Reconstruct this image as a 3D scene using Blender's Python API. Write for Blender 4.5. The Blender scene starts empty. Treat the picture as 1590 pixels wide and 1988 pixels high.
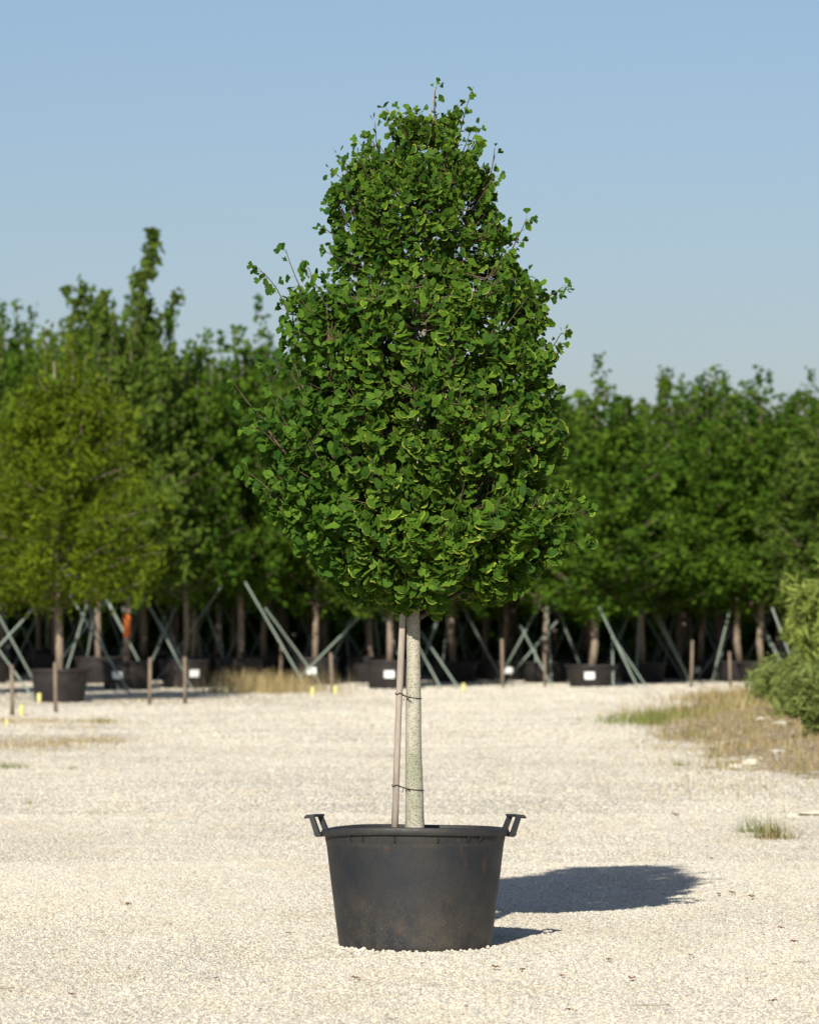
import bpy, math, random
import numpy as np
from mathutils import Vector, Matrix

random.seed(7)
rng = np.random.default_rng(11)
S = bpy.context.scene
C = S.collection

# ---------------------------------------------------------------- camera
F, CAMD, CAMH, PX0, PYH = 9000.0, 22.5, 1.645, 795.0, 1180.0
KD = F / 6400.0
cd = bpy.data.cameras.new('camera')
cam = bpy.data.objects.new('camera', cd)
C.objects.link(cam)
cam.location = (0, -CAMD, CAMH)
cam.rotation_euler = (math.radians(90), 0, 0)
cd.sensor_fit = 'VERTICAL'
cd.sensor_height = 36.0
cd.lens = F / 1988 * 36.0
cd.shift_y = (PYH - 994) / 1988
cd.clip_end = 9000
cd.dof.use_dof = True
cd.dof.focus_distance = CAMD
cd.dof.aperture_fstop = 5.6
S.camera = cam

# ---------------------------------------------------------------- sun and sky
SUNDIR = Vector((-0.23, -1.148, 0.66)).normalized()      # towards the sun
w = bpy.data.worlds.new('World')
S.world = w
w.use_nodes = True
nt = w.node_tree
nt.nodes.clear()
wo = nt.nodes.new('ShaderNodeOutputWorld')
bg = nt.nodes.new('ShaderNodeBackground')
sky = nt.nodes.new('ShaderNodeTexSky')
sky.sky_type = 'NISHITA'
sky.sun_disc = False
sky.sun_elevation = math.asin(SUNDIR.z)
sky.sun_rotation = math.atan2(SUNDIR.x, SUNDIR.y)
sky.altitude = 0
sky.air_density = 1.0
sky.dust_density = .7
sky.ozone_density = 2.5
bg.inputs['Strength'].default_value = 0.070
tint = nt.nodes.new('ShaderNodeMix'); tint.data_type = 'RGBA'; tint.blend_type = 'MULTIPLY'; tint.inputs[0].default_value = 1.0
tint.inputs[7].default_value = (0.99, 0.995, 1.035, 1)
wtc = nt.nodes.new('ShaderNodeTexCoord'); wsx = nt.nodes.new('ShaderNodeSeparateXYZ'); wr = nt.nodes.new('ShaderNodeValToRGB')
wr.color_ramp.elements[0].position = 0.0; wr.color_ramp.elements[0].color = (.77, .755, .88, 1)     # sky colour dimmed and tinted bluer towards the horizon
wr.color_ramp.elements[1].position = .16; wr.color_ramp.elements[1].color = (.93, .93, .94, 1)
nt.links.new(wtc.outputs['Generated'], wsx.inputs[0]); nt.links.new(wsx.outputs['Z'], wr.inputs[0])
vm = nt.nodes.new('ShaderNodeVectorMath'); vm.operation = 'MULTIPLY'; nt.links.new(wr.outputs[0], vm.inputs[1])
nt.links.new(sky.outputs[0], vm.inputs[0]); nt.links.new(vm.outputs[0], tint.inputs[6]); nt.links.new(tint.outputs[2], bg.inputs[0])
nt.links.new(bg.outputs[0], wo.inputs[0])

sd = bpy.data.lights.new('sun', 'SUN')
sd.energy = 5.0
sd.angle = math.radians(0.53)
sd.color = (1.0, 0.94, 0.825)
sun = bpy.data.objects.new('sun', sd)
C.objects.link(sun)
sun.rotation_euler = (-SUNDIR).to_track_quat('-Z', 'Y').to_euler()
sun.location = (-10, -30, 30)

S.view_settings.view_transform = 'Standard'
S.view_settings.look = 'None'
S.view_settings.gamma = 1
S.view_settings.exposure = 0.36
S.view_settings.use_curve_mapping = False


# ---------------------------------------------------------------- helpers
def gd(py): return F * CAMH / (py - PYH)                  # distance of a ground point
def G(px, py):
    D = gd(py)
    return np.array([(px - PX0) * D / F, D - CAMD, 0.0])
def AT(px, py, y):                                        # a point at world depth y
    D = y + CAMD
    return np.array([(px - PX0) * D / F, y, CAMH - (py - PYH) * D / F])


def tag(o, label=None, cat=None, group=None, kind=None):
    if label: o['label'] = label
    if cat: o['category'] = cat
    if group: o['group'] = group
    if kind: o['kind'] = kind
    return o


def empty(name, loc=(0, 0, 0), rz=0.0):
    o = bpy.data.objects.new(name, None)
    o.empty_display_size = 0.2
    o.location = loc
    o.rotation_euler = (0, 0, rz)
    C.objects.link(o)
    return o


def mesh_np(name, V, T, mat=None, smooth=False, attrs=None):
    """V (n,3), T (m,3) or (m,4)"""
    V = np.asarray(V, dtype=np.float32)
    T = np.asarray(T, dtype=np.int32)
    k = T.shape[1]
    me = bpy.data.meshes.new(name)
    me.vertices.add(len(V))
    me.vertices.foreach_set('co', V.ravel())
    me.loops.add(T.size)
    me.loops.foreach_set('vertex_index', T.ravel())
    me.polygons.add(len(T))
    me.polygons.foreach_set('loop_start', np.arange(0, T.size, k, dtype=np.int32))
    me.polygons.foreach_set('loop_total', np.full(len(T), k, dtype=np.int32))
    me.polygons.foreach_set('use_smooth', np.full(len(T), smooth, dtype=bool))
    me.update(calc_edges=True)
    if attrs:
        for an, av in attrs.items():
            a = me.attributes.new(an, 'FLOAT', 'POINT')
            a.data.foreach_set('value', np.asarray(av, dtype=np.float32))
    if mat: me.materials.append(mat)
    return me


def link(name, me, parent=None, loc=(0, 0, 0)):
    o = bpy.data.objects.new(name, me)
    C.objects.link(o)
    o.location = loc
    if parent: o.parent = parent
    return o


class MB:
    """collects quads; builds one mesh"""
    def __init__(s): s.v = []; s.f = []
    def add(s, v, f):
        b = len(s.v); s.v += [tuple(p) for p in v]; s.f += [tuple(i + b for i in q) for q in f]
    def box(s, c, sz, R=None):
        vs = []
        for x in (-.5, .5):
            for y in (-.5, .5):
                for z in (-.5, .5):
                    p = Vector((x * sz[0], y * sz[1], z * sz[2]))
                    if R is not None: p = R @ p
                    vs.append(p + Vector(c))
        s.add(vs, [(0, 1, 3, 2), (4, 6, 7, 5), (0, 4, 5, 1), (2, 3, 7, 6), (0, 2, 6, 4), (1, 5, 7, 3)])
    def tube(s, pts, rad, n=8, cap=True):
        pts = [Vector(p) for p in pts]
        if not hasattr(rad, '__len__'): rad = [rad] * len(pts)
        rings = []
        up = Vector((0.13, 0.97, 0.2)).normalized()
        for i, p in enumerate(pts):
            t = (pts[min(i + 1, len(pts) - 1)] - pts[max(i - 1, 0)]).normalized()
            a = t.cross(up)
            if a.length < 1e-3: a = t.cross(Vector((1, 0, 0)))
            a.normalize(); b = t.cross(a)
            rings.append([p + (a * math.cos(2 * math.pi * k / n) + b * math.sin(2 * math.pi * k / n)) * rad[i] for k in range(n)])
        vs = [q for r in rings for q in r]
        fs = []
        for i in range(len(rings) - 1):
            for k in range(n):
                k2 = (k + 1) % n
                fs.append((i * n + k, i * n + k2, (i + 1) * n + k2, (i + 1) * n + k))
        if cap:
            fs.append(tuple(range(n))[::-1])
            fs.append(tuple((len(rings) - 1) * n + k for k in range(n)))
        s.add(vs, fs)
    def lathe(s, prof, n=64, warp=None, close=False):
        vs = []
        for (r, z) in prof:
            for k in range(n):
                a = 2 * math.pi * k / n
                p = Vector((r * math.cos(a), r * math.sin(a), z))
                vs.append(warp(p, a) if warp else p)
        fs = []
        m = len(prof)
        for i in range(m if close else m - 1):
            j = (i + 1) % m
            for k in range(n):
                k2 = (k + 1) % n
                fs.append((i * n + k, i * n + k2, j * n + k2, j * n + k))
        s.add(vs, fs)
    def me(s, name, mat, smooth=False, auto=None):
        m = bpy.data.meshes.new(name)
        m.from_pydata(s.v, [], s.f)
        m.materials.append(mat)
        if smooth:
            m.polygons.foreach_set('use_smooth', [True] * len(m.polygons))
            if auto is not None:
                try: m.set_sharp_from_angle(angle=math.radians(auto))
                except Exception: pass
        m.update()
        return m


def fast_tubes(paths, rads, n=4):
    """paths (N,K,3), rads (N,K) -> V,F quads"""
    P = np.asarray(paths, float); Rr = np.asarray(rads, float)
    N, K, _ = P.shape
    T = np.empty_like(P)
    T[:, 1:-1] = P[:, 2:] - P[:, :-2]; T[:, 0] = P[:, 1] - P[:, 0]; T[:, -1] = P[:, -1] - P[:, -2]
    T /= np.linalg.norm(T, axis=2, keepdims=True) + 1e-9
    up = np.array([0.31, 0.9, 0.3]); up /= np.linalg.norm(up)
    A = np.cross(T, up); A /= np.linalg.norm(A, axis=2, keepdims=True) + 1e-9
    B = np.cross(T, A)
    ang = np.arange(n) * 2 * math.pi / n
    V = P[:, :, None, :] + Rr[:, :, None, None] * (A[:, :, None, :] * np.cos(ang)[None, None, :, None] + B[:, :, None, :] * np.sin(ang)[None, None, :, None])
    V = V.reshape(-1, 3)
    i = np.arange(K - 1); k = np.arange(n)
    base = (np.arange(N) * K * n)[:, None, None] + (i * n)[None, :, None]
    a = base + k[None, None, :]; b = base + ((k + 1) % n)[None, None, :]
    Fq = np.stack([a, b, b + n, a + n], axis=-1).reshape(-1, 4)
    return V, Fq


# ---------------------------------------------------------------- materials
def nmat(name):
    m = bpy.data.materials.new(name); m.use_nodes = True
    t = m.node_tree; t.nodes.clear()
    out = t.nodes.new('ShaderNodeOutputMaterial')
    return m, t, out
def N(t, typ, **kw):
    n = t.nodes.new(typ)
    for k, v in kw.items():
        if k.startswith('_'): n.inputs[k[1:].replace('_', ' ')].default_value = v
        else: setattr(n, k, v)
    return n
def ramp(t, stops, interp='LINEAR'):
    r = t.nodes.new('ShaderNodeValToRGB'); e = r.color_ramp.elements
    r.color_ramp.interpolation = interp
    while len(e) < len(stops): e.new(0.5)
    for i, (p, c) in enumerate(stops):
        e[i].position = p; e[i].color = (c[0], c[1], c[2], 1) if hasattr(c, '__len__') else (c, c, c, 1)
    return r
def mix(t, fac, a, b, mode='MIX'):
    m = t.nodes.new('ShaderNodeMix'); m.data_type = 'RGBA'; m.blend_type = mode
    for sock, v in ((m.inputs[0], fac), (m.inputs[6], a), (m.inputs[7], b)):
        if isinstance(v, bpy.types.NodeSocket): t.links.new(v, sock)
        elif hasattr(v, '__len__'): sock.default_value = (v[0], v[1], v[2], 1)
        else: sock.default_value = v
    return m.outputs[2]
def coords(t, scale=(1, 1, 1), kind='Object'):
    tc = t.nodes.new('ShaderNodeTexCoord'); mp = t.nodes.new('ShaderNodeMapping')
    mp.inputs['Scale'].default_value = scale
    t.links.new(tc.outputs[kind], mp.inputs[0]); return mp.outputs[0]
def noise(t, co, scale, detail=4, rough=0.55):
    n = N(t, 'ShaderNodeTexNoise'); n.inputs['Scale'].default_value = scale
    n.inputs['Detail'].default_value = detail; n.inputs['Roughness'].default_value = rough
    t.links.new(co, n.inputs['Vector']); return n.outputs[0]
def math_(t, op, a, b=None, clamp=False):
    m = t.nodes.new('ShaderNodeMath'); m.operation = op; m.use_clamp = clamp
    for i, v in enumerate((a, b)):
        if v is None: continue
        if isinstance(v, bpy.types.NodeSocket): t.links.new(v, m.inputs[i])
        else: m.inputs[i].default_value = v
    return m.outputs[0]
def principled(t, out, col, rough=0.6, bump=None, bstr=0.3, bdist=0.01, spec=0.5):
    p = t.nodes.new('ShaderNodeBsdfPrincipled')
    if isinstance(col, bpy.types.NodeSocket): t.links.new(col, p.inputs['Base Color'])
    else: p.inputs['Base Color'].default_value = (*col, 1)
    if isinstance(rough, bpy.types.NodeSocket): t.links.new(rough, p.inputs['Roughness'])
    else: p.inputs['Roughness'].default_value = rough
    p.inputs['Specular IOR Level'].default_value = spec
    if bump is not None:
        b = t.nodes.new('ShaderNodeBump'); b.inputs['Strength'].default_value = bstr
        b.inputs['Distance'].default_value = bdist
        t.links.new(bump, b.inputs['Height']); t.links.new(b.outputs[0], p.inputs['Normal'])
    t.links.new(p.outputs[0], out.inputs[0]); return p
def attr(t, name):
    a = t.nodes.new('ShaderNodeAttribute'); a.attribute_name = name; return a.outputs['Fac']

STONE_RAMP = [(0.0, (.63, .585, .495)), (.16, (.50, .475, .425)), (.30, (.68, .63, .54)), (.46, (.58, .54, .46)),
              (.60, (.45, .445, .42)), (.70, (.64, .585, .465)), (.82, (.53, .47, .36)), (.90, (.71, .67, .58)), (.972, (.33, .28, .22))]
def patches(t, c):
    # dusty and damp patches and faint wheel tracks, fixed to the yard
    g = t.nodes.new('ShaderNodeNewGeometry'); mp = t.nodes.new('ShaderNodeMapping'); mp.inputs['Scale'].default_value = (1, .35, 1); t.links.new(g.outputs['Position'], mp.inputs[0])
    a = ramp(t, [(.34, (.92, .91, .90)), (.5, (1, 1, 1)), (.68, (1.05, 1.04, 1.02))]); t.links.new(noise(t, mp.outputs[0], .42, 4, .6), a.inputs[0])
    b = ramp(t, [(.36, (.96, .94, .90)), (.52, (1, 1, 1))]); t.links.new(noise(t, mp.outputs[0], 1.9, 5, .65), b.inputs[0])
    return mix(t, 1.0, mix(t, 1.0, c, a.outputs[0], 'MULTIPLY'), b.outputs[0], 'MULTIPLY')

def mat_ground():
    m, t, out = nmat('limestone gravel')
    co = coords(t)
    v = N(t, 'ShaderNodeTexVoronoi'); v.inputs['Scale'].default_value = 62; t.links.new(co, v.inputs['Vector'])
    v2 = N(t, 'ShaderNodeTexVoronoi'); v2.inputs['Scale'].default_value = 23; t.links.new(co, v2.inputs['Vector'])
    sep = N(t, 'ShaderNodeSeparateColor'); t.links.new(v.outputs['Color'], sep.inputs[0])
    sep2 = N(t, 'ShaderNodeSeparateColor'); t.links.new(v2.outputs['Color'], sep2.inputs[0])
    r = ramp(t, STONE_RAMP, 'CONSTANT'); t.links.new(sep.outputs[0], r.inputs[0])
    r2 = ramp(t, STONE_RAMP, 'CONSTANT'); t.links.new(sep2.outputs[0], r2.inputs[0])
    pick = ramp(t, [(0.0, 0), (.70, 0), (.72, 1)]); t.links.new(sep2.outputs[1], pick.inputs[0])
    c = mix(t, pick.outputs[0], r.outputs[0], r2.outputs[0])
    # packed fines between the stones, in drifts
    big = noise(t, co, 0.55, 5, .6)
    br = ramp(t, [(.38, 0), (.62, 1)]); t.links.new(big, br.inputs[0])
    fines = math_(t, 'MULTIPLY', br.outputs[0], .45)
    c = mix(t, fines, c, (.63, .575, .475))
    # worn tracks running along the lot
    ct = coords(t, (.9, .10, 1)); trk = noise(t, ct, 1.0, 3, .5)
    tr = ramp(t, [(.35, (.86, .85, .83)), (.65, (1.0, 1.0, 1.0))]); t.links.new(trk, tr.inputs[0])
    c = mix(t, 1.0, c, tr.outputs[0], 'MULTIPLY')
    c = patches(t, c)
    # thin dry weeds and soil on the verges
    vg = attr(t, 'verge')
    nz = noise(t, co, 2.2, 6, .65)
    s = math_(t, 'ADD', vg, math_(t, 'MULTIPLY', math_(t, 'SUBTRACT', nz, .5), 1.5))
    sr = ramp(t, [(.42, 0), (.62, 1)]); t.links.new(s, sr.inputs[0])
    soil = ramp(t, [(.3, (.20, .145, .085)), (.5, (.33, .25, .14)), (.7, (.46, .39, .27))])
    t.links.new(noise(t, co, 5.5, 6, .7), soil.inputs[0])
    c = mix(t, sr.outputs[0], c, soil.outputs[0])
    h = math_(t, 'ADD', math_(t, 'MULTIPLY', v.outputs['Distance'], -1.0), math_(t, 'MULTIPLY', v2.outputs['Distance'], -.8))
    principled(t, out, c, .9, h, .75, .012, .2)
    return m

def mat_stone(name='pale gravel stone', stops=STONE_RAMP, mul=1.0):
    m, t, out = nmat(name)
    oi = N(t, 'ShaderNodeObjectInfo')
    r = ramp(t, [(p, tuple(min(.9, x * mul) for x in c)) for p, c in stops], 'CONSTANT'); t.links.new(oi.outputs['Random'], r.inputs[0])
    n = noise(t, coords(t), 6, 4)
    nr = ramp(t, [(.3, .82), (.7, 1.05)]); t.links.new(n, nr.inputs[0])
    c = mix(t, 1.0, r.outputs[0], nr.outputs[0], 'MULTIPLY')
    if 'gravel' in name: c = patches(t, c)
    principled(t, out, c, .9, n, .3, .01, .15)
    return m

def mat_leaf(name, dark, light, margin=None, trans=(.12, .30, .02), tfac=.17, rough=.45, spec=.4):
    m, t, out = nmat(name)
    rnd = attr(t, 'rnd')
    r = ramp(t, [(0, dark), (.55, tuple((a + b) / 2 for a, b in zip(dark, light))), (1, light)]); t.links.new(rnd, r.inputs[0])
    c = r.outputs[0]
    tcol = trans
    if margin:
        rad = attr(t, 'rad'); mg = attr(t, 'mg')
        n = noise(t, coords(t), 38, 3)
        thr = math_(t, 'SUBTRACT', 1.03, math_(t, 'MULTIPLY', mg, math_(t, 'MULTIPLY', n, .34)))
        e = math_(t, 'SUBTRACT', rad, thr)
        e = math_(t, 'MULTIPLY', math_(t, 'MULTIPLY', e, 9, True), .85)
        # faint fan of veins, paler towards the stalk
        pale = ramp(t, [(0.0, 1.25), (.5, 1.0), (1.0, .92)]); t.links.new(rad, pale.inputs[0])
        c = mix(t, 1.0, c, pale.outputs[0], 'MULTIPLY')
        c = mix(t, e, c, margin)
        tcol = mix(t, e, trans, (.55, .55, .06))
    p = t.nodes.new('ShaderNodeBsdfPrincipled')
    t.links.new(c, p.inputs['Base Color'])
    p.inputs['Roughness'].default_value = rough
    p.inputs['Specular IOR Level'].default_value = spec
    tl = t.nodes.new('ShaderNodeBsdfTranslucent')
    if isinstance(tcol, bpy.types.NodeSocket): t.links.new(tcol, tl.inputs[0])
    else: tl.inputs[0].default_value = (*tcol, 1)
    ms = t.nodes.new('ShaderNodeMixShader'); ms.inputs[0].default_value = tfac * .8
    t.links.new(p.outputs[0], ms.inputs[1]); t.links.new(tl.outputs[0], ms.inputs[2])
    t.links.new(ms.outputs[0], out.inputs[0])
    return m

def mat_bark_ginkgo():
    m, t, out = nmat('pale ginkgo bark')
    co = coords(t, (1, 1, .55))
    n1 = noise(t, co, 7, 5, .6); n2 = noise(t, coords(t, (1, 1, 1.4)), 95, 4, .75)
    r = ramp(t, [(.3, (.27, .285, .20)), (.5, (.38, .365, .295)), (.7, (.47, .44, .375))]); t.links.new(n1, r.inputs[0])
    sp = ramp(t, [(.36, (.38, .36, .28)), (.50, (1, 1, 1)), (.7, (1.12, 1.1, 1.05))]); t.links.new(n2, sp.inputs[0])
    c = mix(t, 1.0, r.outputs[0], sp.outputs[0], 'MULTIPLY')
    v = N(t, 'ShaderNodeTexVoronoi'); v.inputs['Scale'].default_value = 26; t.links.new(coords(t, (.5, .5, 2.6)), v.inputs['Vector'])
    le = ramp(t, [(.0, 1), (.07, 1), (.13, 0)]); t.links.new(v.outputs['Distance'], le.inputs[0])
    sepc = N(t, 'ShaderNodeSeparateColor'); t.links.new(v.outputs['Color'], sepc.inputs[0])
    lk = math_(t, 'MULTIPLY', le.outputs[0], math_(t, 'MULTIPLY', math_(t, 'GREATER_THAN', sepc.outputs[0], .72), .8))
    c = mix(t, lk, c, (.15, .11, .07))
    principled(t, out, c, .85, n2, .7, .006, .2)
    return m

def mat_simple(name, stops, scale=6, stretch=(1, 1, 1), rough=.7, bump=.3, bdist=.004, spec=.3, detail=5):
    m, t, out = nmat(name)
    n = noise(t, coords(t, stretch), scale, detail, .6)
    r = ramp(t, stops); t.links.new(n, r.inputs[0])
    principled(t, out, r.outputs[0], rough, n, bump, bdist, spec)
    return m

def mat_pot():
    m, t, out = nmat('black recycled plastic with dust and rust stains')
    co = coords(t); n1 = noise(t, co, 3.2, 6, .62); n2 = noise(t, coords(t, (1, 1, .6)), 11, 9, .72); n3 = noise(t, co, 140, 2, .6)
    base = ramp(t, [(.35, (.011, .014, .020)), (.62, (.025, .025, .025))]); t.links.new(n1, base.inputs[0])
    st = ramp(t, [(.58, 0), (.68, .55)]); t.links.new(n2, st.inputs[0])
    c = mix(t, st.outputs[0], base.outputs[0], (.075, .036, .016))
    # dusty splash zone near the foot and a tide mark under the rim
    tc = t.nodes.new('ShaderNodeTexCoord'); sx = N(t, 'ShaderNodeSeparateXYZ'); t.links.new(tc.outputs['Object'], sx.inputs[0])
    foot = ramp(t, [(0.0, .75), (.16, .42), (.32, 0)]); t.links.new(sx.outputs['Z'], foot.inputs[0])
    top = ramp(t, [(.495, 0), (.512, .5), (.525, .12), (.57, .25)]); t.links.new(sx.outputs['Z'], top.inputs[0])
    dz = math_(t, 'ADD', foot.outputs[0], top.outputs[0])
    dn = ramp(t, [(.40, 0), (.62, 1)]); t.links.new(noise(t, coords(t, (1, 1, .8)), 7, 10, .75), dn.inputs[0])
    c = mix(t, math_(t, 'MULTIPLY', dz, dn.outputs[0]), c, (.075, .061, .042))
    sp = ramp(t, [(.66, 0), (.74, .8)]); t.links.new(n3, sp.inputs[0])
    spf = math_(t, 'MULTIPLY', sp.outputs[0], math_(t, 'ADD', math_(t, 'MULTIPLY', foot.outputs[0], .7), .16))
    c = mix(t, spf, c, (.34, .29, .2))
    gr = ramp(t, [(.35, .66), (.65, 1.25)]); t.links.new(noise(t, co, 230, 2, .7), gr.inputs[0])
    c = mix(t, 1.0, c, gr.outputs[0], 'MULTIPLY')
    rr = ramp(t, [(.3, .48), (.7, .72)]); t.links.new(n2, rr.inputs[0])
    principled(t, out, c, rr.outputs[0], n3, .25, .002, .45)
    return m

M = {}
M['ground'] = mat_ground()
M['stone'] = mat_stone()
M['rock'] = mat_stone('white limestone rock', [(0, (.64, .60, .50)), (.5, (.56, .52, .42))])
M['leaf'] = mat_leaf('ginkgo leaf', (.010, .042, .006), (.088, .168, .014), margin=(.34, .40, .05), rough=.65, spec=.10)
M['bark'] = mat_bark_ginkgo()
M['twig'] = mat_simple('ginkgo twig', [(.3, (.05, .035, .022)), (.7, (.14, .095, .06))], 30)
M['limb'] = mat_simple('grey brown limb bark', [(.3, (.045, .038, .026)), (.55, (.09, .075, .052)), (.8, (.24, .21, .16))], 24)
M['stake'] = mat_simple('weathered wood stake', [(.25, (.18, .15, .12)), (.5, (.31, .265, .22)), (.75, (.42, .37, .32))], 30, (1, 1, .18), bump=.7)
M['wire'] = mat_simple('dark tie wire', [(.3, (.02, .012, .01)), (.7, (.05, .03, .025))], 40, rough=.5)
M['pot'] = mat_pot()
M['soil'] = mat_simple('potting soil', [(.3, (.03, .02, .012)), (.7, (.10, .07, .045))], 40, rough=.95, bump=.8, bdist=.01)
M['bgpot'] = mat_simple('black nursery pot plastic', [(.3, (.016, .015, .018)), (.7, (.040, .034, .030))], 8, rough=.6)
M['card'] = mat_simple('white label card', [(.3, (.74, .76, .74)), (.7, (.82, .83, .82))], 8, rough=.5, bump=0)
M['bgbark'] = mat_simple('tan bark', [(.3, (.14, .105, .078)), (.55, (.26, .205, .15)), (.75, (.35, .285, .215))], 16, (1, 1, .3), bump=.6)
M['pole'] = mat_simple('pale green coated pole', [(.3, (.16, .21, .18)), (.7, (.30, .35, .29))], 7, (1, 1, .3), rough=.55)
M['post'] = mat_simple('weathered wooden post', [(.3, (.13, .10, .075)), (.7, (.27, .21, .15))], 20, (1, 1, .15))
M['yellow'] = mat_simple('yellow plastic cap', [(.3, (.55, .50, .17)), (.7, (.66, .62, .28))], 8, rough=.5, bump=0)
M['orange'] = mat_simple('orange tape', [(.3, (.75, .17, .03)), (.7, (.85, .24, .05))], 8, rough=.5, bump=0)
M['broad'] = mat_leaf('broad green leaves', (.014, .044, .005), (.095, .165, .014), trans=(.20, .36, .03), tfac=.22, rough=.75, spec=.08)
M['feather'] = mat_leaf('yellow green fine leaves', (.032, .066, .005), (.145, .190, .010), trans=(.34, .42, .02), tfac=.3, rough=.75, spec=.08)
M['upright'] = mat_leaf('grey green leaves', (.024, .054, .007), (.112, .165, .024), trans=(.22, .36, .06), tfac=.22, rough=.75, spec=.08)
M['dry'] = mat_leaf('dry straw blades', (.26, .19, .085), (.52, .43, .22), trans=(.4, .33, .15), tfac=.25, rough=.75, spec=.08)
M['grass'] = mat_leaf('green grass blades', (.11, .14, .035), (.29, .31, .10), trans=(.25, .34, .06), tfac=.3, rough=.75, spec=.08)
M['weed'] = mat_leaf('green weed leaves', (.10, .14, .036), (.25, .29, .085), trans=(.28, .38, .09), tfac=.3, rough=.75, spec=.08)
M['tamarisk'] = mat_leaf('feathery yellow green sprays', (.11, .16, .028), (.29, .34, .08), trans=(.36, .38, .12), tfac=.3, rough=.75, spec=.08)
M['deadleaf'] = mat_simple('dead brown leaf', [(.3, (.20, .08, .04)), (.7, (.36, .20, .11))], 30)


# ---------------------------------------------------------------- ground
def sstep(a, b, x):
    t = np.clip((x - a) / (b - a), 0, 1); return t * t * (3 - 2 * t)

def hnoise(x, y):
    return (np.sin(x * 1.7 + np.sin(y * .9) * 1.3) * np.sin(y * 1.1 + 1.7) + .5 * np.sin(x * 4.1 + y * 2.3 + 1) * np.sin(y * 3.3 - x * 1.9)) / 1.5

def verge_amount(x, y):
    """dry soil bank on the right, thin strips at the tree rows on the left"""
    D = (y + CAMD) / KD
    # left limit of the bank as a function of depth, in metres
    xl = np.interp(D, [26, 30, 36, 40, 44, 47, 52, 57, 66, 80, 120], [6.0, 3.6, 3.05, 3.15, 2.95, 3.0, 4.2, 5.1, 6.8, 9, 12])
    xl = xl + .55 * hnoise(x * 1.5, y * .55) + .25 * hnoise(x * 4 + 3, y * 1.7)
    b = sstep(xl - .35, xl + .9, x) * sstep(26, 33, D)
    rows = .52 * sstep(52, 57, D) * sstep(1.0, -3.0, x)
    strip = .40 * np.exp(-((D - 42) / 3.2) ** 2) * sstep(-2.6, -4.4, x)
    back = .5 * sstep(72, 78, D)
    return np.clip(np.maximum.reduce([b, rows, strip, back]), 0, 1)

def gheight(x, y):
    D = (y + CAMD) / KD
    near = sstep(1.0, 2.5, np.sqrt(x * x + y * y))
    h = .012 * hnoise(x, y) * near
    xl = np.interp(D, [26, 30, 36, 40, 44, 47, 52, 57, 66, 80, 120], [6.0, 3.6, 3.05, 3.15, 2.95, 3.0, 4.2, 5.1, 6.8, 9, 12])
    h = h + .22 * sstep(xl, xl + 2.2, x) * sstep(26, 34, D) * sstep(75, 60, D)
    return h

xs = np.concatenate([[-2500, -900, -300, -120, -60, -35], np.arange(-24, 24.01, .25), [35, 60, 120, 300, 900, 2500]])
ys = np.concatenate([[-60, -30], np.arange(-18, 12, .2), np.arange(12, 98, .4), [105, 120, 150, 300, 700, 1800, 5000]])
gx, gy = np.meshgrid(xs, ys)
gz = gheight(gx, gy) * (np.abs(gx) < 30) * (gy < 100) * (gy > -20)
gv = np.stack([gx, gy, gz], -1).reshape(-1, 3)
nx, ny = len(xs), len(ys)
ii, jj = np.meshgrid(np.arange(nx - 1), np.arange(ny - 1))
a = (jj * nx + ii).ravel()
gq = np.stack([a, a + 1, a + 1 + nx, a + nx], 1)
ground = link('ground', mesh_np('ground', gv, gq, M['ground'], True, {'verge': verge_amount(gx, gy).ravel()}))
tag(ground, kind='structure', label='pale limestone gravel yard with dry soil verges')

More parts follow.
